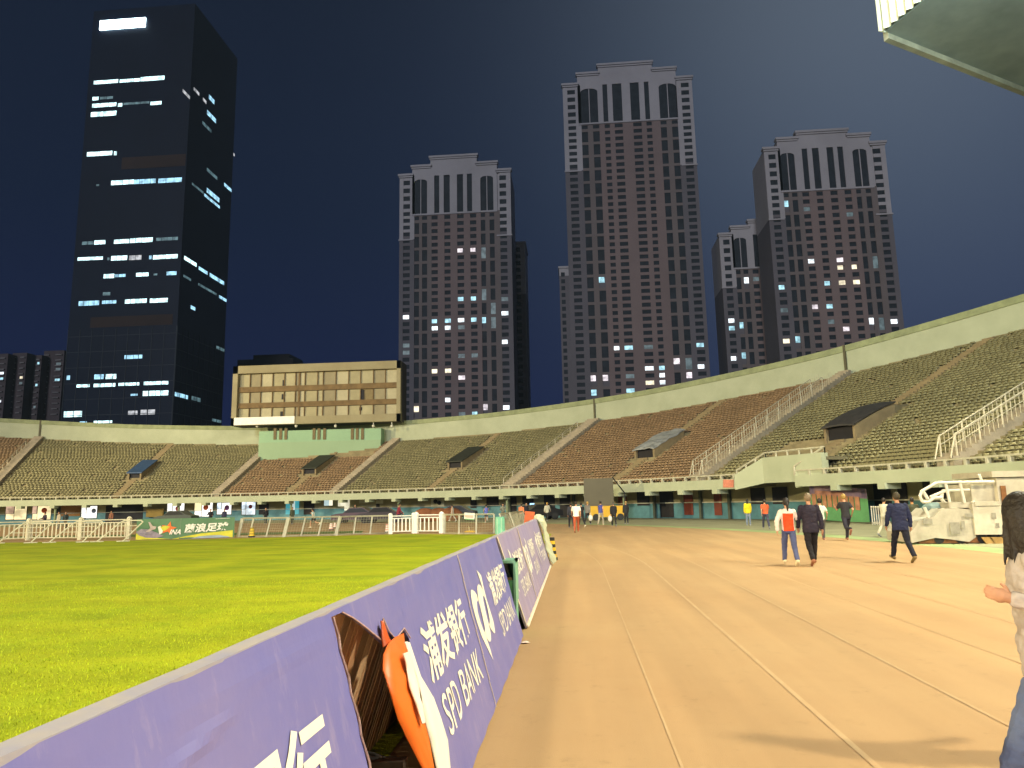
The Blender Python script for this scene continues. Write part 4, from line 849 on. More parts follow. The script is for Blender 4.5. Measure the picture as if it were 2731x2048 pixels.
picket('white picket fence section at the far left edge', (-60, 1447), (74, 1441), 1.12, 10, .10, FP); picket('white picket fence section second from the left edge', (74, 1441), (213, 1440), 1.15, 13, .10, FP, post=False); picket('white picket fence section ending at the green banner', (213, 1440), (342, 1438), 1.15, 13, .10, FP)
picket('bright white gate section, left of the pair', (1041, 1424), (1103, 1422), 1.05, 6, .10, mat('bright_white', (.86, .84, .76), .45, .05, 2), 'bright white gate sections'); picket('bright white gate section, right of the pair', (1110, 1422), (1178, 1422), 1.08, 6, .11, MATS['bright_white'], 'bright white gate sections')
def stay(label, base, hgt=1.05, wid=1.9):
    p = PZ(*base); t = thing('crowd_barrier', label, 'crowd barrier', tuple(p), 'cream tubular crowd barriers'); x0_, x1_ = p.x - wid / 2, p.x + wid / 2; ya, yb = p.y, p.y + .55
    def Q(x, f, z): return Vector((x, ya + (yb - ya) * f, z))
    MB().path([Q(x0_ - .45, 0, .03), Q(x0_ + .45, .9, hgt * .93), Q(x0_ + .62, 1, hgt), Q(x1_, 1, hgt), Q(x1_ + .12, 1, hgt * .93), Q(x1_ - .55, 0, .03)], .035, 6).build('frame', FP, t)
    for z in (.25, .5, .75): MB().tube(Q(x0_ - .45 + .9 * z, z, hgt * z), Q(x1_ - .55 + .6 * z, z, hgt * z), .02, 6).build('bar', FP, t)
    for x in (x0_ - .45, x1_ - .55): MB().tube(Q(x - .25, -.3, .03), Q(x + .25, .3, .03), .03, 6).build('foot', FP, t)
stay('leaning tubular barrier in front of the picket fence at the left edge', (62, 1449)); stay('leaning tubular barrier in front of the fence, middle of the three', (200, 1447)); stay('leaning tubular barrier overlapping the left end of the green banner', (318, 1445), wid=1.5)
def mesh_fence(label, pts, hgt, lean=(.18, .12), mt=FG, thick=()):
    P_ = [PZ(*p) for p in pts]; t = thing('mesh_fence', label, 'fence', tuple(P_[0]), 'grey wire mesh fence panels'); L_ = Vector((lean[0], lean[1], hgt))
    for i, p in enumerate(P_): MB().box(p + L_ * .5, ((.19 if i in thick else .085), .07, hgt), 0, M=Matrix(((1, 0, lean[0] / hgt), (0, 1, lean[1] / hgt), (0, 0, 1)))).build('post', mt, t)
    for a, b in zip(P_[:-1], P_[1:]): MB().tube(a + L_, b + L_, .045, 6).build('top_rail', mt, t); MB().tube(a + L_ * .03, b + L_ * .03, .03, 6).build('bottom_rail', mt, t)
    wm = MB()
    for a, b in zip(P_[:-1], P_[1:]):
        n = max(2, int((b - a).length / .14))
        for i in range(1, n): p = a.lerp(b, i / n); wm.tube(p, p + L_, .006, 3)
        for z in np.linspace(.08, .95, 8): wm.tube(a + L_ * z, b + L_ * z, .005, 3)
    wm.build('wire_mesh', mt, t); return t
mesh_fence('long grey mesh fence between the green banner and the white gate', [(634, 1433), (664, 1433), (710, 1432), (757, 1432), (803, 1430), (849, 1429), (896, 1428)], 1.02, thick=(0, 3, 6)); mesh_fence('short grey mesh fence just left of the white gate', [(899, 1428), (943, 1425), (987, 1424), (1038, 1423)], 1.0, (.1, .08))
mesh_fence('grey mesh fence right of the white gate', [(1186, 1423), (1224, 1424), (1270, 1424), (1317, 1423)], 1.02, (.02, .05))
for i, (a, b) in enumerate((((1350, 1420), (1388, 1408)), ((1376, 1415), (1408, 1402)))):
    mesh_fence(('slanting grey barrier panel behind the top of the purple boards, left one', 'slanting grey barrier panel behind the orange board')[i], [a, ((a[0] + b[0]) / 2, (a[1] + b[1]) / 2), b], 1.0, (-.36, .1))
# banner
a, b = PZ(362, 1441), PZ(624, 1434); gbn = thing('sports_banner', 'green banner with an orange star, white Chinese lettering and a yellow curve', 'banner', tuple((a + b) / 2)); hB = 1.08
def gp_(u, v, off=0.0): p = a.lerp(b, u); return Vector((p.x, p.y - off + .03 * math.sin(u * 9), v * hB + .02))
def gpoly(pts, name, mt, off, par=None):
    m = MB(); m.prism([gp_(u, v, off) for u, v in pts], (0, .004, 0)); return m.build(name, mt, par or gbn)
m = MB(); n = 24; tl = lambda u: max(0.0, .42 - u * 4) 
GV = mat('banner_green', (.105, .21, .105), .6, .12, 1.2)
for i in range(n): u0, u1 = i / n, (i + 1) / n; m.add([gp_(u0, 0), gp_(u1, 0), gp_(u1, 1), gp_(u0, 1)], [(0, 1, 2, 3)])
o_ = len(m.v); m.build('sheet', GV, gbn)
YV = mat('banner_yellow', (.62, .58, .05), .6); BV = mat('banner_blue', (.30, .37, .42), .6, .2, 2); PV = mat('banner_grey_purple', (.27, .23, .28), .7, .4, 3)
gpoly([(0, .01), (.0, .32), (.06, .20), (.14, .10), (.26, .04), (.36, .01)], 'curve', YV, .02); gpoly([(.36, .0), (.50, .12), (.66, .24), (.84, .30), (.985, .36), (.985, .01)], 'curve', YV, .02); gpoly([(.56, .0), (.64, .10), (.76, .13), (.90, .14), (.96, .01)], 'blue_curve', BV, .03); gpoly([(0, .38), (.05, .52), (.12, .50), (.20, .34), (.28, .16), (.20, .06), (.10, .10), (.03, .22)], 'blurred_figure', PV, .03)
st5 = [(.325 + .085 * (1 if k % 2 == 0 else .42) * math.sin(k * math.pi / 5 + .2), .52 + .34 * (1 if k % 2 == 0 else .42) * math.cos(k * math.pi / 5 + .2)) for k in range(10)]
gpoly(st5, 'star', mat('banner_orange', (.85, .16, .02), .5, .08, 2), .035)
gpoly([(.215, .60), (.235, .24), (.262, .30), (.278, .50), (.258, .56), (.24, .66)], 'swoosh', INK, .045); gpoly([(.24, .60), (.30, .66), (.34, .60), (.30, .44), (.27, .40)], 'star_glow', YV, .05)
gpoly([(.115, .86), (.135, .84), (.16, .66), (.20, .62), (.19, .50), (.15, .44), (.09, .26), (.075, .22), (.10, .40), (.14, .56)], 'figure', mat('banner_pale_pink', (.52, .42, .38), .7), .04)
for (txt, u0, u1, v0, v1, bold, sh) in (('INA', .335, .455, .22, .46, .03, .02), ('茵浪足球', .485, .925, .27, .72, .032, .02), ('▬▬▬', .78, .955, .90, .94, 0, 0)):
    if txt[0] == '▬': gpoly([(.80, .93), (.95, .945), (.95, .96), (.80, .945)], 'small_line', INK, .03); continue
    vs_, fs_ = text_geo(txt, bold); m = MB(); m.add([gp_(u0 + uu * (u1 - u0) + sh * vv, v0 + vv * (v1 - v0) + (.06 * uu if txt != 'INA' else 0), .05) for uu, vv in vs_], fs_); m.build('lettering', INK, gbn)
gpoly([(.44, .0), (.446, .0), (.452, 1), (.446, 1)], 'fold', mat('fold_grey', (.16, .24, .15), .7), .012)
# small things around the fences
def bollard(label, px, py, h_, cols, r=.14):
    p = PZ(px, py); t = thing('bollard', label, 'bollard', tuple(p)); MB().tube(p, p + Vector((0, 0, .08)), r * 1.3, 10).build('base', BLACK, t); m = MB()
    for i in range(6): z0 = .08 + (h_ - .08) * i / 6; m.tube(p + Vector((0, 0, z0)), p + Vector((0, 0, z0 + (h_ - .08) / 6)), r * (1.05 - .07 * i), 10, r * (1.0 - .07 * i), mi=i % 2)
    m.build('body', cols, t)
bollard('yellow and black warning post by the first bay of the mesh fence', 671, 1433, .52, [YELL, mat('dull_yellow', (.42, .30, .03), .6)]); bollard('pink and white striped post seen through the mesh fence', 883, 1414, .45, [mat('faded_pink', (.75, .34, .28), .6), WHITE]); bollard('shorter pink and white striped post beside the fence post', 893, 1409, .4, [MATS['faded_pink'], WHITE], .11)
bollard('yellow and black post just past the crumpled cover', 1473, 1494, .62, [YELL, BLACK], .12); bollard('red and white striped post left of the white gate', 1032, 1421, .5, [WHITE, MATS['faded_pink']], .1)
p = PZ(1254, 1421); t = thing('sandbag', 'yellow weight bag lying at the foot of the mesh fence', 'weight bag', tuple(p)); MB().ball(p + Vector((0, 0, .06)), .22, 1.5, .7, .3).build('bag', mat('ochre_bag', (.62, .40, .06), .7), t); MB().tube(p + Vector((-.05, 0, .1)), p + Vector((-.08, 0, .34)), .025, 6).build('handle', mat('cream_rope', (.6, .5, .3), .8), t)
a = PZ(1253, 1424); t = thing('hanging_sign', 'white sign with a pink middle hung on the mesh fence', 'sign', (a.x, a.y - .06, .82)); M = Matrix.Rotation(.08, 3, 'Y'); MB().box((a.x, a.y - .08, .93), (.56, .02, .34), 0, M=M).build('board', mat('white_sign', (.75, .72, .64), .5, .05), t); MB().box((a.x - .02, a.y - .095, .92), (.44, .01, .14), 0, M=M).build('pink_field', mat('sign_pink', (.72, .46, .36), .5), t); MB().box((a.x, a.y - .09, .765), (.5, .012, .05), 0, M=M).build('green_edge', mat('sign_green', (.16, .34, .14), .5), t)
p = PZ(1334, 1424); t = thing('barrier_drum', 'teal green plastic crowd barrier drum behind the purple boards', 'plastic barrier', tuple(p)); MB().tube(p, p + Vector((0, 0, .88)), .27, 14, .24).build('body', mat('teal_plastic', (.20, .52, .36), .45, .2, 3), t); MB().tube(p + Vector((.10, -.26, .02)), p + Vector((.10, -.24, .8)), .04, 8).tube(p + Vector((-.12, -.24, .02)), p + Vector((-.12, -.22, .8)), .04, 8).build('rib', mat('teal_pale', (.34, .60, .44), .45), t)
p = PZ(1412, 1408); t = thing('orange_board', 'orange board standing behind the far end of the purple boards', 'board', tuple(p)); MB().box(p + Vector((0, 0, .55)), (.62, .03, .95), 0, M=Matrix.Rotation(.12, 3, 'Y')).build('face', mat('orange_board_face', (.62, .13, .035), .6, .15, 3), t); MB().tube(p + Vector((-.25, .02, 0)), p + Vector((-.2, .02, .9)), .025, 6).build('leg', FG, t)

# dark LED screen trailer
a, b = hitcyl(1574, 1383, 68.0), hitcyl(1668, 1383, 68.0); cy_ = min(a.y, b.y) - .3; t = thing('screen_trailer', 'dark screen standing on a yellow wheeled trailer in front of the concourse', 'screen trailer', ((a.x + b.x) / 2, cy_, 0))
gz = lambda px, py: PY(px, py, cy_)
MB().bb(gz(1573, 1365).x, gz(1667, 1365).x, cy_, cy_ + 1.6, gz(1620, 1379).z, gz(1620, 1349).z).build('trailer_body', mat('trailer_yellow', (.62, .36, .012), .5, .1, 1), t)
MB().bb(gz(1557, 1300).x, gz(1636, 1300).x, cy_ + .3, cy_ + .62, gz(1600, 1349).z, gz(1600, 1275).z).build('screen', mat('unlit_screen', (.10, .085, .045), .5, .12, .6), t)
x_ = gz(1635, 1300).x; MB().tube((x_, cy_ + .6, gz(1636, 1272).z), (x_ + 1.0, cy_ + 1.2, gz(1660, 1314).z), .05, 6).tube((x_ + 1.0, cy_ + 1.2, gz(1660, 1314).z), (x_ + 1.0, cy_ + 1.2, 1.2), .05, 6).build('brace', BLACK, t)
for x in (gz(1590, 1380).x, gz(1655, 1380).x): MB().tube((x, cy_ - .05, .28), (x, cy_ + .2, .28), .28, 14).build('wheel', BLACK, t)

# white weathered stair vehicle at the right
def V7(x, y, Y): return PY(2350 + x / 5.53, 1230 + y / 5.53, Y)
YV_ = PZ(2560, 1452).y + .3; t = thing('stair_vehicle', 'old white stair vehicle with rusty skirt, open deck and tubular handrails at the right edge', 'utility vehicle', (V7(1100, 1240, YV_).x, YV_, 0))
WV = mat('weathered_white', (.56, .52, .40), .6, .2, 2.4, .15, 6, col2=(.40, .36, .27)); WV2 = mat('clean_white_panel', (.66, .61, .48), .5, .1, 2, col2=(.50, .45, .33)); RST = mat('rusty_brown', (.20, .085, .03), .85, .4, 5)
def px_box(name, xa, xb, ya, yb, y0, dep, mt, par=t): A = V7(xa, yb, y0); B = V7(xb, ya, y0); return MB().bb(A.x, B.x, y0, y0 + dep, max(.0, A.z), B.z).build(name, mt, par)
lo = [V7(x, y, YV_) for x, y in ((455, 1225), (430, 1060), (560, 880), (760, 830), (900, 700), (1120, 690), (1375, 720), (1400, 1120), (1300, 1190), (1000, 1150), (800, 1130))]
for p in lo: p.z = max(p.z, .05)
MB().prism(lo, (0, 1.9, 0)).build('bonnet', WV, t)
px_box('side_box', 1395, 1900, 620, 1085, YV_ - .1, 2.0, WV2); px_box('box_rim', 1390, 1760, 590, 660, YV_ - .16, 2.0, WV); px_box('deck', 1010, 1420, 600, 690, YV_ + .1, 1.7, WV)
px_box('upper_box', 1350, 1830, 330, 610, YV_ + .3, 1.6, WV); px_box('tall_cabinet', 1800, 2400, 230, 1100, YV_ + .1, 2.4, WV2); px_box('cabinet_roof', 1640, 2400, 130, 235, YV_ - .05, 2.6, WV)
for i, (xa, ya, w_, h_) in enumerate(((1030, 900, 120, 180), (1190, 880, 40, 110), (1640, 760, 50, 90), (1700, 910, 40, 70), (1240, 770, 110, 60), (620, 850, 130, 80))): px_box('dent_patch', xa, xa + w_, ya, ya + h_, YV_ - .13 - .01 * (i in (2, 3)), .01, mat('grey_patch', (.30, .28, .22), .7, .3, 4))
px_box('skirt', 560, 1900, 1110, 1215, YV_ + .12, 1.6, RST); px_box('hinge_post', 1805, 1835, 360, 700, YV_ + .02, .05, RST)
for x in (860, 1180, 1500, 1700): A = V7(x, 1175, YV_ + .1); MB().tube((A.x, YV_ + .1, .16), (A.x, YV_ + .3, .16), .16, 14).build('wheel', BLACK, t)
RLW = mat('rail_cream', (.70, .66, .54), .45, .1, 4)
def rail(pts, r=.045, dy=0): q = MB(); q.path([V7(x, y, YV_ + dy) for x, y in pts], r, 8); q.build('handrail', RLW, t)
rail([(1660, 300), (820, 315), (600, 440), (570, 520), (610, 600), (700, 600), (780, 540), (900, 530)], .05, .0); rail([(1300, 420), (960, 430), (720, 530)], .05, .05); rail([(1300, 420), (900, 440), (890, 560), (960, 640), (1350, 650)], .06, 1.5)
rail([(600, 420), (690, 560)], .06, .02); rail([(950, 320), (1010, 600)], .05, .02); rail([(1160, 310), (1230, 610)], .05, .02); rail([(1280, 310), (1340, 600)], .05, 1.4); rail([(1440, 190), (1500, 330)], .045, .2); rail([(1350, 590), (1420, 700)], .06, -.05); rail([(640, 680), (710, 840)], .05, .3)
for i, (x, w_) in enumerate(((1480, 60), (1600, 50), (1700, 60))): A = V7(x, 1120, YV_ - .05); MB().prism([A, A + Vector((w_ / 200, 0, 0)), A + Vector((w_ / 200 + .18, 0, -.36)), A + Vector((.22, 0, -.36))], (0, .05, 0)).build('step_strut', mat('ochre_strut', (.42, .26, .08), .7, .3, 4), t)
MB().ball(V7(800, 690, YV_ + .9), .28, 1.6, .8, .7).build('tarpaulin', mat('teal_grey_tarp', (.20, .28, .26), .7, .3, 3), t)
# big colourful banner on the concourse
pb = [hitcyl(2166, 1384, 72.2), hitcyl(2320, 1396, 72.2), hitcyl(2320, 1302, 72.2), hitcyl(2166, 1292, 72.2)]; pb[3].x, pb[3].y = pb[0].x, pb[0].y; pb[2].x, pb[2].y = pb[1].x, pb[1].y
mbn = thing('mural_banner', 'large blurred banner with a purple top, orange middle and green base under the stand', 'banner', tuple((pb[0] + pb[1]) / 2)); nb_ = (pb[1] - pb[0]).cross(Vector((0, 0, 1))).normalized()
def bq(u0, u1, v0, v1, name, mt, off): q = lambda u, v: pb[0].lerp(pb[1], u).lerp(pb[3].lerp(pb[2], u), v) + nb_ * off; return MB().prism([q(u0, v0), q(u1, v0), q(u1, v1), q(u0, v1)], nb_ * -.02).build(name, mt, mbn)
bq(0, 1, 0, 1, 'sheet', mat('mural_green', (.12, .34, .13), .7, .25, .8), 0); bq(.0, 1, .70, .99, 'purple_band', mat('mural_purple', (.13, .11, .26), .7, .5, .9, col2=(.42, .26, .28)), .025)
for i in range(9): q = .04 + i * .095; bq(q, q + .075, .36 + .03 * (i % 2), .74, 'figure_stripe', mat('mural_orange', (.50, .24, .13), .7, .3, 1.5), .05)
bq(.1, .6, .74, .84, 'pink_band', mat('mural_pink', (.46, .22, .18), .7, .3, 2), .05)
px0 = thing('wire_panel', 'short white picket panel beside the large green banner', 'fence', tuple(PZ(2345, 1404))); A = PZ(2328, 1402); B = PZ(2372, 1404)
for z in (.15, 1.0): MB().tube(A + Vector((0, 0, z)), B + Vector((0, 0, z)), .03, 6).build('rail', RLW, px0)
for i in range(8): q = A.lerp(B, i / 7); MB().box(q + Vector((0, 0, .55)), (.05, .03, 1.0)).build('picket', RLW, px0)

# parked things under the left half of the stand
def car(label, px, py, L_, col, rot=0.0):
    p = PZ(px, py); t = thing('parked_car', label, 'car', tuple(p), 'cars parked under the stand'); Rm = Matrix.Rotation(rot, 3, 'Z'); P_ = mat('car_' + str(int(col[0] * 1000 + col[1] * 100)), col, .3, .1, 2, spec=.6)
    def tr(v): return p + Rm @ Vector(v)
    h = L_ / 2; side = [(-h, .3), (-h, .75), (-h * .78, .88), (-h * .5, .93), (-h * .22, 1.38), (h * .35, 1.42), (h * .68, 1.0), (h * .97, .88), (h, .35)]
    m = MB(); m.prism([tr((x, -.85, z)) for x, z in side], Rm @ Vector((0, 1.7, 0))); m.build('body', P_, t)
    m = MB(); m.prism([tr((x, -.87, z)) for x, z in ((-h * .44, .96), (-h * .2, 1.32), (h * .33, 1.35), (h * .6, 1.0))], Rm @ Vector((0, 1.74, 0))); m.build('window', mat('car_glass', (.012, .014, .014), .3, spec=.3), t)
    for s_ in (-1, 1):
        for x in (-h * .62, h * .62): MB().tube(tr((x, s_ * .86, .32)), tr((x, s_ * .66, .32)), .32, 14).build('wheel', BLACK, t)
    return t
car('dark maroon car parked under the stand left of the white gate', 952, 1395, 4.4, (.05, .015, .02)); car('dark car with a pale windscreen parked behind the white gate', 1012, 1394, 4.2, (.03, .02, .025), .15); car('black car parked under the stand right of the brown heap', 1216, 1388, 4.0, (.015, .015, .018), -.1)
car('dark green car parked beside the large opening at the left', 470, 1398, 4.2, (.035, .05, .04)); car('black van-like car near the blue glowing screen', 1437, 1386, 4.2, (.012, .012, .016), .4)
p = PZ(1165, 1391); t = thing('covered_heap', 'rusty orange-brown cloth covered heap under the stand', 'covered heap', tuple(p)); m = MB(); [m.ball(p + Vector((dx, 0, .55)), .75, 1.5, .8, .95, 14, 8) for dx in (-1.1, .2, 1.3)]; m.build('cover', mat('rust_cloth', (.22, .08, .03), .8, .35, 1.2), t); MB().tube(p + Vector((-1.5, -.7, 0)), p + Vector((-1.5, -.7, .6)), .06, 6).build('leg', BLACK, t)

# ------------------------------------------------------------------ people
SKIN = (.52, .27, .15)
def evaluate(o):
    bpy.context.view_layer.update(); dg = bpy.context.evaluated_depsgraph_get(); me = bpy.data.meshes.new_from_object(o.evaluated_get(dg)); return me
def fuse(mb, vox, smooth=4):
    me = bpy.data.meshes.new('body'); me.from_pydata(mb.v, [], mb.f); o = bpy.data.objects.new('body', me); COL.objects.link(o)
    md = o.modifiers.new('r', 'REMESH'); md.mode = 'VOXEL'; md.voxel_size = vox; md.use_smooth_shade = True
    s_ = o.modifiers.new('s', 'SMOOTH'); s_.factor = .5; s_.iterations = smooth
    r = evaluate(o); bpy.data.objects.remove(o); bpy.data.meshes.remove(me); return r
def limb(m, a, b, r0, r1, n=12): m.tube(a, b, r0, n, r1); m.ball(a, r0, 1, 1, 1, 12, 8); m.ball(b, r1, 1, 1, 1, 12, 8)
def loft(m, rings, n=18):     # rings: (centre, rx, ry)
    vs = []
    for c, rx, ry in rings: vs += [Vector(c) + Vector((rx * math.cos(2 * math.pi * i / n), ry * math.sin(2 * math.pi * i / n), 0)) for i in range(n)]
    fc = [tuple(range(n))[::-1], tuple((len(rings) - 1) * n + i for i in range(n))]
    for j in range(len(rings) - 1): fc += [(j * n + i, j * n + (i + 1) % n, (j + 1) * n + (i + 1) % n, (j + 1) * n + i) for i in range(n)]
    m.add(vs, fc)
cm_ = {}
def cloth(col, rough=.85):
    k = tuple(round(c, 3) for c in col)
    if k not in cm_: cm_[k] = mat('cloth_%d' % len(cm_), col, rough, .16, 5, .3, 18)
    return cm_[k]
POSES = {  # (thigh, knee) left, right ; (upper arm fwd, out, elbow) left, right ; torso lean
    'walk': ((24, 6), (-16, 22), (-22, 9, 14), (24, 9, 20), 3), 'walk2': ((-14, 26), (22, 5), (22, 10, 22), (-22, 10, 12), 3), 'run': ((38, 40), (-22, 68), (-38, 12, 85), (36, 12, 90), 9),
    'run2': ((-26, 60), (34, 22), (34, 12, 88), (-36, 12, 80), 8), 'stand': ((3, 2), (-3, 3), (2, 7, 12), (4, 7, 14), 0), 'hips': ((2, 3), (-2, 2), (10, 20, 70), (8, 20, 75), 0)}
def person(label, feet, head, face, pose='walk', top=(.5, .5, .5), legs=(.05, .05, .06), hair=(.02, .015, .012), sleeve='long', bottom='long', hairs='short', shoe=(.3, .3, .3), skin=SKIN, at=None, height=None, two=None, build=1.0, arms=None, jacket=False, turn=0.0):
    P0 = PZ(*feet) if at is None else Vector(at); dist = (P0 - EYE).length
    if height is None: height = min(1.86, max(1.5, 1.6 + (PY(feet[0], head, P0.y).z - 1.6)))
    vox = .0065 if dist < 6 else (.014 if dist < 26 else .026); S = height / 1.75
    (tl, kl), (tr_, kr), al, ar, lean = POSES[pose]
    if arms: al, ar = arms
    R_ = math.radians; ln_ = R_(lean)
    def T(x, z, y=0.0): zz = z - .95; return Vector((x, y + math.sin(ln_) * zz, .95 + math.cos(ln_) * zz))
    b_ = build; hips = {-1: Vector((-.088, 0, .92)), 1: Vector((.088, 0, .92))}; kn, an_, toe = {}, {}, {}
    for s_, (th, k) in ((-1, (tl, kl)), (1, (tr_, kr))):
        d = Vector((s_ * .02, math.sin(R_(th)), -math.cos(R_(th)))); kn[s_] = hips[s_] + d * .43; d2 = Vector((-s_ * .01, math.sin(R_(th - k)), -math.cos(R_(th - k)))); an_[s_] = kn[s_] + d2 * .42
        fa_ = R_(max(-60, (th - k) * .7 + (6 if th > 0 else -8))); toe[s_] = an_[s_] + Vector((0, math.cos(fa_) * .17, math.sin(fa_) * .17 - .055))
    low = min(min(an_[s].z - .075, toe[s].z - .025) for s in (-1, 1))
    sh = {-1: T(-.185 * b_, 1.415), 1: T(.185 * b_, 1.415)}; el, wr, hd = {}, {}, {}
    for s_, (fw, out, eb) in ((-1, al[:3]), (1, ar[:3])):
        d = Vector((s_ * math.sin(R_(out)), math.sin(R_(fw)), -math.cos(R_(fw)) * math.cos(R_(out)))).normalized(); el[s_] = sh[s_] + d * .285
        A = (al if s_ < 0 else ar); o2 = A[3] if len(A) > 3 else out * .1; f2 = fw + eb; d2 = Vector((s_ * math.sin(R_(o2)), math.sin(R_(f2)), -math.cos(R_(f2)))).normalized(); wr[s_] = el[s_] + d2 * .245; hd[s_] = (d2, )
    m = MB(); X = lambda p: p
    loft(m, [(T(0, .86), .145 * b_, .10 * b_), (T(0, .93), .165 * b_, .115 * b_), (T(0, 1.06), .135 * b_, .098 * b_), (T(0, 1.2), .15 * b_, .108 * b_), (T(0, 1.34), .165 * b_, .11 * b_), (T(0, 1.42), .15 * b_, .095), (T(0, 1.47), .07, .065)])
    limb(m, T(0, 1.44), T(0, 1.56, .005), .058, .052)
    hc = T(0, 1.645, .02); Hm = Matrix.Rotation(R_(turn), 3, 'Z')
    m.ball(hc, .1, .76, .94, 1.14, 18, 12, Hm); m.ball(hc + Hm @ Vector((0, .03, -.055)), .066, .85, .95, 1.0, 12, 8, Hm); m.ball(hc + Hm @ Vector((0, .098, -.018)), .017, .8, 1, 1.4, 8, 6, Hm); m.ball(hc + Hm @ Vector((0, .078, -.058)), .018, 1.3, .7, .5, 8, 6, Hm)
    for s_ in (-1, 1): m.ball(hc + Hm @ Vector((s_ * .078, -.005, -.012)), .024, .4, .75, 1.2, 8, 6, Hm)
    for s_ in (-1, 1):
        limb(m, hips[s_], kn[s_], .083 * b_, .056); limb(m, kn[s_], kn[s_].lerp(an_[s_], .35), .054, .056); limb(m, kn[s_].lerp(an_[s_], .35), an_[s_], .056, .038); limb(m, an_[s_] + Vector((0, 0, -.03)), toe[s_], .036, .026)
        limb(m, sh[s_] + Vector((-s_ * .02, 0, -.01)), el[s_], .054 * b_, .04); limb(m, el[s_], wr[s_], .041, .027); d2 = hd[s_][0]; pc = wr[s_] + d2 * .05; limb(m, wr[s_], pc, .026, .027); m.ball(pc + d2 * .015, .036, .55, 1, 1.1, 10, 6)
    fing = MB()
    for s_ in (-1, 1):
        d2 = hd[s_][0]; side = d2.cross(Vector((s_, 0, 0))).normalized(); inn = Vector((-s_, 0, 0)); k0 = wr[s_] + d2 * .075
        for i, L_ in enumerate((.066, .074, .07, .056)):
            b0 = k0 + side * (.027 - i * .018); m1 = b0 + d2 * L_ * .5 + inn * .006; m2 = m1 + (d2 * .6 + inn * .7).normalized() * L_ * .5
            (m if dist < 6 else fing).tube(b0 - d2 * .015, m1, .0088, 6, .008).tube(m1, m2, .008, 6, .007)
        b0 = wr[s_] + d2 * .03 + side * .026; m1 = b0 + (d2 * .6 + side * .7).normalized() * .035; (m if dist < 6 else fing).tube(b0, m1, .011, 6, .0095).tube(m1, m1 + (d2 * .9 + side * .2).normalized() * .028, .0095, 6, .008)
    Z = Vector((0, 0, -low)); rot = Matrix.Rotation(R_(-face), 4, 'Z')
    t = thing('person', label, 'person', tuple(P0)); t.rotation_euler = (0, 0, R_(-face)); t.scale = (S, S, S)
    def put(name, me, mt, par=t, zones=None):
        if dist < 26 and name in ('trousers', 'shorts', 'jacket', 'long_sleeved_top', 't_shirt', 'vest'):
            amp = .013 if name != 'trousers' else .011
            me.update(); nn = [v.normal.copy() for v in me.vertices]
            for v, n_ in zip(me.vertices, nn):
                c_ = v.co; q_ = mnoise.noise(Vector((c_.x * 9, c_.y * 9, c_.z * 16 + 7))) + .5 * mnoise.noise(Vector((c_.x * 20, c_.y * 20, c_.z * 34))); v.co = c_ + n_ * (amp * q_ + .002)
        me.transform(Matrix.Translation(Z)); me.materials.clear()
        for q in (mt if isinstance(mt, list) else [mt]): me.materials.append(q)
        if zones:
            for p in me.polygons: p.material_index = zones(p.center)
        me.polygons.foreach_set('use_smooth', [True] * len(me.polygons)); me.name = name; o = bpy.data.objects.new(name, me); COL.objects.link(o); o.parent = par; return o
    sk = mat('skin_%d' % int(skin[0] * 100), skin, .55, .06, 8)
    bme = fuse(m, vox, 3)
    if fing.v:
        bm = bmesh.new(); bm.from_mesh(bme); f2 = bpy.data.meshes.new('f'); f2.from_pydata(fing.v, [], fing.f); bm.from_mesh(f2); bm.to_mesh(bme); bm.free(); bpy.data.meshes.remove(f2)
    body = put('body', bme, sk)
    # trousers / shorts
    m = MB(); loft(m, [(T(0, .84), .14 * b_, .11 * b_), (T(0, .93), .178 * b_, .128 * b_), (T(0, 1.03), .15 * b_, .112 * b_)])
    for s_ in (-1, 1):
        if bottom == 'long': limb(m, hips[s_], kn[s_], .098 * b_, .070); limb(m, kn[s_], an_[s_] + Vector((0, 0, .02)), .070, .058)
        else: limb(m, hips[s_], hips[s_].lerp(kn[s_], .55 if bottom == 'short' else .95), .105 * b_, .098)
    tro = put('trousers' if bottom == 'long' else 'shorts', fuse(m, vox, 2), cloth(legs))
    # top
    m = MB(); hem = .80 if jacket else .90; g_ = .02 if jacket or sleeve == 'long' else .012
    loft(m, [(T(0, hem), (.165 + g_) * b_, (.12 + g_) * b_), (T(0, .95), (.168 + g_) * b_, (.118 + g_) * b_), (T(0, 1.06), (.148 + g_) * b_, (.108 + g_) * b_), (T(0, 1.2), (.156 + g_) * b_, (.115 + g_) * b_), (T(0, 1.34), (.17 + g_) * b_, (.115 + g_) * b_), (T(0, 1.43), (.15 + g_) * b_, .10 + g_ * .6), (T(0, 1.485), .075 + g_ * .5, .07 + g_ * .5)])
    for s_ in (-1, 1):
        e_ = {'long': 1, 'short': .55, 'tank': 0}[sleeve]
        if sleeve == 'tank': m.ball(sh[s_] + Vector((-s_ * .03, 0, -.02)), .062)
        elif sleeve == 'short': limb(m, sh[s_] + Vector((-s_ * .015, 0, 0)), sh[s_].lerp(el[s_], .62), .070 * b_, .062)
        else: limb(m, sh[s_] + Vector((-s_ * .015, 0, 0)), el[s_], .074 * b_, .060); limb(m, el[s_], el[s_].lerp(wr[s_], .94), .060, .045)
    zn = None; mts = cloth(top)
    if two: mts = [cloth(top), cloth(two)]; zn = lambda c: 1 if (abs(c.x) < .135 and c.z + low < 1.36) else 0
    put({'long': 'jacket' if jacket else 'long_sleeved_top', 'short': 't_shirt', 'tank': 'vest'}[sleeve], fuse(m, vox, 2), mts, zones=zn)
    # hair
    m = MB(); m.ball(hc + Hm @ Vector((0, -.014, .022)), .112, .80, .93, 1.05, 16, 10, Hm)
    if hairs == 'short': pass
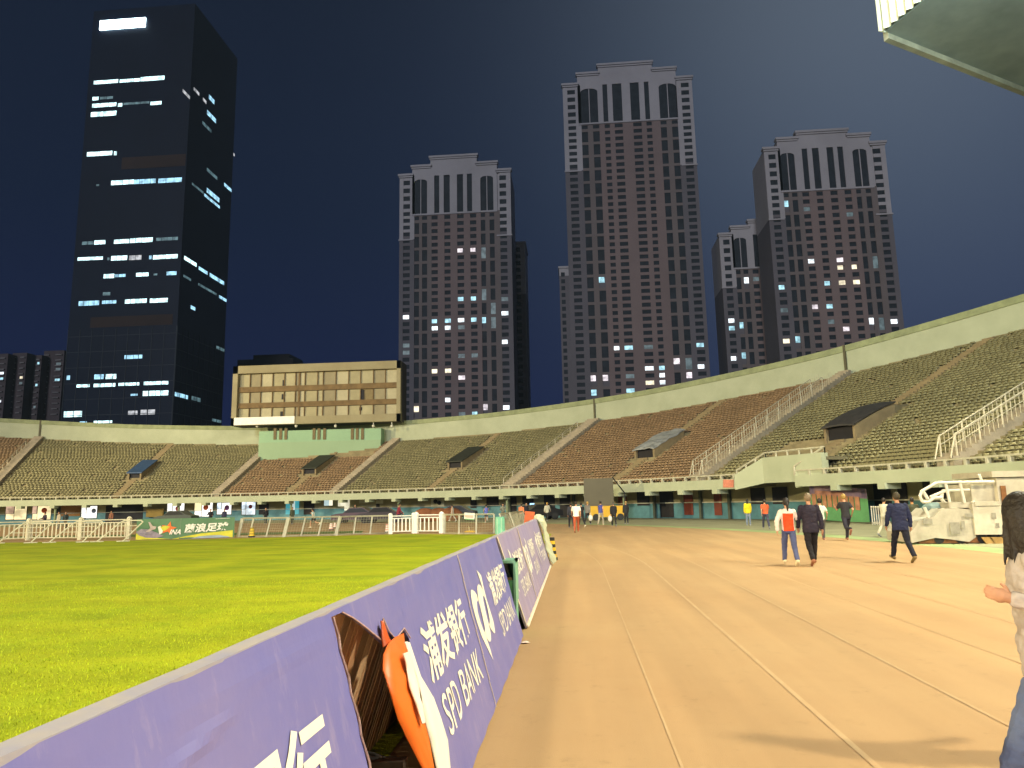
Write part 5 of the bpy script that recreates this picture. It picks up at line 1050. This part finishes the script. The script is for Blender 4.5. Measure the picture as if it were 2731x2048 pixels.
    if hairs in ('long', 'big'):
        k_ = 1.0 if hairs == 'long' else 1.25; limb(m, hc + Hm @ Vector((0, -.035, .0)), hc + Hm @ Vector((0, -.08, -.14 * k_)), .085 * k_, .07 * k_)
        if hairs == 'big': limb(m, hc + Hm @ Vector((0, -.08, -.12)), hc + Hm @ Vector((.01, -.10, -.30)), .10, .06)
    if hairs == 'big':
        for i in range(34):
            a_ = rng.uniform(-2.5, 2.5); p_ = hc + Hm @ Vector((.085 * math.sin(a_), -.03 - .075 * math.cos(a_), rng.uniform(-.02, .08))); L_ = rng.uniform(.18, .36); w_ = rng.uniform(.008, .016)
            p2 = p_ + Hm @ Vector((rng.uniform(-.03, .03), rng.uniform(-.05, .01), -L_ * .5)); p3 = p2 + Hm @ Vector((rng.uniform(-.03, .03), rng.uniform(-.03, .03), -L_ * .5)); m.tube(p_, p2, w_, 6, w_).tube(p2, p3, w_, 6, .006)
    if hairs == 'pony': limb(m, hc + Hm @ Vector((0, -.09, .02)), hc + Hm @ Vector((.0, -.14, -.06)), .032, .036); limb(m, hc + Hm @ Vector((0, -.14, -.06)), hc + Hm @ Vector((.01, -.13, -.24)), .036, .018)
    if hairs == 'bun': m.ball(hc + Hm @ Vector((0, -.07, .10)), .05)
    hm = fuse(m, max(.007, vox * .8), 1)
    bm = bmesh.new(); bm.from_mesh(hm); inv = Hm.transposed(); dl = [v for v in bm.verts if (inv @ (v.co - hc)).y > .045 - max(0, ((inv @ (v.co - hc)).z - .05)) * -1.2 and (inv @ (v.co - hc)).z < .062]; bmesh.ops.delete(bm, geom=dl, context='VERTS'); bm.to_mesh(hm); bm.free()
    put('hair', hm, mat('hair_%d' % int(hair[0] * 1000), hair, .55, .3, 20, .3, 60), body)
    m = MB()
    for s_ in (-1, 1): limb(m, an_[s_] + Vector((0, -.03, -.035)), toe[s_], .046, .036, 10); m.ball(an_[s_] + Vector((0, -.01, -.01)), .05)
    put('shoes', fuse(m, max(.012, vox), 1), mat('shoe_%d' % int(shoe[0] * 100 + shoe[2] * 10), shoe, .6, .1, 5))
    if dist < 26:
        m = MB()
        for s_ in (-1, 1): m.ball(hc + Hm @ Vector((s_ * .03, .086, .012)), .011, 1.3, .7, .8, 8, 6)
        me = bpy.data.meshes.new('eyes'); me.from_pydata(m.v, [], m.f); put('eyes', me, mat('eye_dark', (.03, .02, .02), .2), body)
    return t
BLK = (.018, .017, .02)
person('woman at the right edge in a pale grey top and blue jeans with dark hair', None, 0, -68, 'walk', (.46, .40, .35), (.10, .13, .23), (.022, .016, .01), hairs='big', at=(2.235, 3.86, 0), height=1.58, turn=-60, arms=((-20, 14, 128, 4), (-30, 8, 40)), jacket=True, shoe=(.6, .6, .6))
person('woman in an orange and white raglan jacket and blue jeans with a dark ponytail', (2110, 1508), 1330, 4, 'walk', (.80, .66, .56), (.075, .09, .19), sleeve='long', hairs='pony', two=(.82, .07, .012), shoe=(.8, .66, .4), arms=((-14, 24, 10), (14, 26, 14)), build=.94)
person('man in a dark jacket and black trousers walking beside the woman in orange', (2170, 1508), 1317, 4, 'walk2', (.020, .015, .028), (.008, .006, .008), (.20, .15, .09), jacket=True, shoe=(.32, .13, .06), arms=((12, 12, 12), (-12, 12, 10)), build=1.06)
person('person in a navy shirt and dark trousers walking away near the white vehicle', (2410, 1499), 1314, -4, 'walk', (.013, .018, .055), (.007, .008, .018), (.05, .04, .02), jacket=True, shoe=(.18, .12, .04), arms=((10, 12, 12), (-10, 12, 14)), build=1.08)
person('runner in a pale mint t-shirt and grey leggings beyond the man in the dark jacket', (2195, 1441), 1325, 8, 'run2', (.52, .60, .48), (.11, .11, .10), sleeve='short', hairs='bun', shoe=(.3, .12, .1), build=.9)
person('runner all in black with light hair in front of the large green banner', (2262, 1441), 1312, 0, 'run2', BLK, (.02, .018, .03), (.34, .22, .06), sleeve='short', shoe=(.25, .1, .06), build=.95)
person('walker in a white t-shirt and red trousers near the end of the boards', (1538, 1421), 1337, 2, 'walk2', (.85, .78, .70), (.42, .085, .03), sleeve='short', shoe=(.3, .27, .2), build=1.05)
person('person in dark clothes close to the left of the walker in the white t-shirt', (1524, 1410), 1340, -10, 'walk', (.03, .03, .04), (.02, .02, .03))
person('person in black leaning forward just right of the walker in white', (1552, 1406), 1347, -25, 'walk', BLK, BLK, shoe=(.7, .65, .5), sleeve='short')
person('person in a grey top with fair hair and black trousers', (1568, 1400), 1338, 25, 'walk2', (.17, .16, .14), BLK, (.42, .25, .06), sleeve='long')
person('jogger in a blue vest and pale trousers in front of the yellow trailer', (1603, 1401), 1337, 20, 'walk2', (.06, .07, .27), (.40, .36, .28), sleeve='tank', shoe=(.5, .4, .3))
person('person in black with a white bag in front of the yellow trailer', (1638, 1405), 1341, -5, 'walk', BLK, BLK, (.10, .09, .07), jacket=True)
person('person in black at the right end of the yellow trailer', (1671, 1399), 1340, -20, 'stand', BLK, BLK, (.30, .2, .07), jacket=True)
person('person in a bright yellow coat by the blue wall', (1997, 1403), 1336, 0, 'stand', (.68, .52, .012), (.17, .21, .28), sleeve='long', hairs='long', jacket=True)
person('person in a cream hooded top and black trousers just past the crumpled cover', (1460, 1391), 1340, 15, 'walk', (.45, .43, .33), BLK, (.45, .25, .05), jacket=True)
person('person in an orange top and pale trousers above the orange board', (1391, 1398), 1347, 10, 'walk2', (.68, .22, .09), (.44, .40, .28), sleeve='long')
person('runner in a blue vest and dark shorts behind the hanging sign', (1297, 1394), 1343, -5, 'run', (.12, .14, .46), (.03, .03, .08), sleeve='tank', bottom='short', shoe=(.8, .75, .7))
person('person in a pale shirt and pale trousers walking right of the white gate', (1207, 1391), 1347, -70, 'walk', (.50, .48, .42), (.42, .40, .35), sleeve='tank', shoe=(.6, .6, .55))
person('person in a burgundy top and dark trousers behind the white gate', (1063, 1402), 1343, 70, 'walk', (.20, .02, .04), (.03, .015, .05), sleeve='long')
person('runner in a pale mint shirt and black shorts behind the mesh fence', (836, 1407), 1355, -75, 'run', (.50, .62, .58), (.02, .02, .02), sleeve='short', bottom='short', shoe=(.75, .7, .5), hairs='pony')
person('person in dark green near the cyan doorway', (779, 1399), 1354, 180, 'stand', (.045, .055, .03), (.02, .02, .02), sleeve='long', jacket=True)
person('person in black with a ruddy face behind the second bay of the mesh fence', (708, 1399), 1354, 160, 'walk', BLK, BLK, sleeve='long'); person('person in dark purple-brown by the parked maroon car', (947, 1394), 1347, 190, 'stand', (.035, .022, .035), BLK)
person('person in a dark coat standing at the left behind the picket fence', (117, 1415), 1374, 200, 'hips', (.025, .018, .04), BLK, jacket=True); person('person in pale clothes right of the dark coated one behind the picket fence', (155, 1412), 1381, 200, 'stand', (.40, .36, .27), (.2, .2, .16)); person('person in dark teal clothes near the brown notice board', (173, 1411), 1378, 160, 'stand', (.03, .045, .045), BLK)
person('person in brown beside the dark opening at the left', (295, 1405), 1372, 180, 'stand', (.22, .09, .05), (.06, .04, .03)); person('person in dark navy by the window with the purple sticker', (597, 1404), 1364, 175, 'stand', (.03, .03, .07), BLK); person('person in black in front of the window with the red circle', (560, 1404), 1362, 170, 'hips', BLK, BLK)
person('person in an orange top just left of the woman in the orange and white jacket', (2044, 1412), 1345, 0, 'walk', (.62, .10, .03), (.05, .05, .08), sleeve='short'); person('person in an olive top partly behind the man in navy', (2442, 1440), 1334, 30, 'walk', (.06, .065, .035), (.09, .07, .03), skin=(.55, .26, .10)); person('person in a white top just left of the man in navy', (2364, 1432), 1352, 60, 'walk2', (.6, .57, .45), (.5, .45, .33))
person('person behind the boards beside the screen glow', (1404, 1390), 1343, 150, 'stand', (.02, .02, .03), BLK); person('dim person in grey near the dark doorways', (1342, 1391), 1350, 170, 'hips', (.20, .20, .15), (.12, .12, .10))
person('walker just outside the right edge whose shadow falls across the track', None, 0, 5, 'walk', (.1, .1, .12), (.05, .05, .07), at=(3.35, 4.72, 0), height=1.74)
# carried white bags
for lab, px, py in (('white carrier bag held by the person in black at the yellow trailer', 1627, 1383), ('pale carrier bag held by the fair haired person in grey', 1575, 1381)):
    q = PY(px, py, PZ(1638, 1405).y - .05); b_ = thing('carrier_bag', lab, 'bag', tuple(q)); MB().ball(q, .17, .8, .5, 1.15, 10, 8).build('sack', mat('white_bag', (.62, .60, .55), .5), b_); MB().tube(q + Vector((0, 0, .16)), q + Vector((.03, 0, .32)), .012, 5).build('handle', MATS['white_bag'], b_)
# night haze lit by the floodlights
hz = MB().bb(-260, 330, -80, 480, -1, 260).build('haze', mat('haze_air', (.5, .5, .5))); struct(hz, 'stuff')
hm_ = bpy.data.materials.new('haze_air_volume'); hm_.use_nodes = True; t_ = hm_.node_tree; t_.nodes.clear(); vo = N(t_, 'ShaderNodeOutputMaterial'); pv = N(t_, 'ShaderNodeVolumePrincipled'); pv.inputs['Density'].default_value = .0001; pv.inputs['Color'].default_value = (.5, .72, 1, 1); t_.links.new(pv.outputs[0], vo.inputs['Volume']); hz.data.materials[0] = hm_
for o in COL.objects:
    if 'base_' in o: del o['base_']
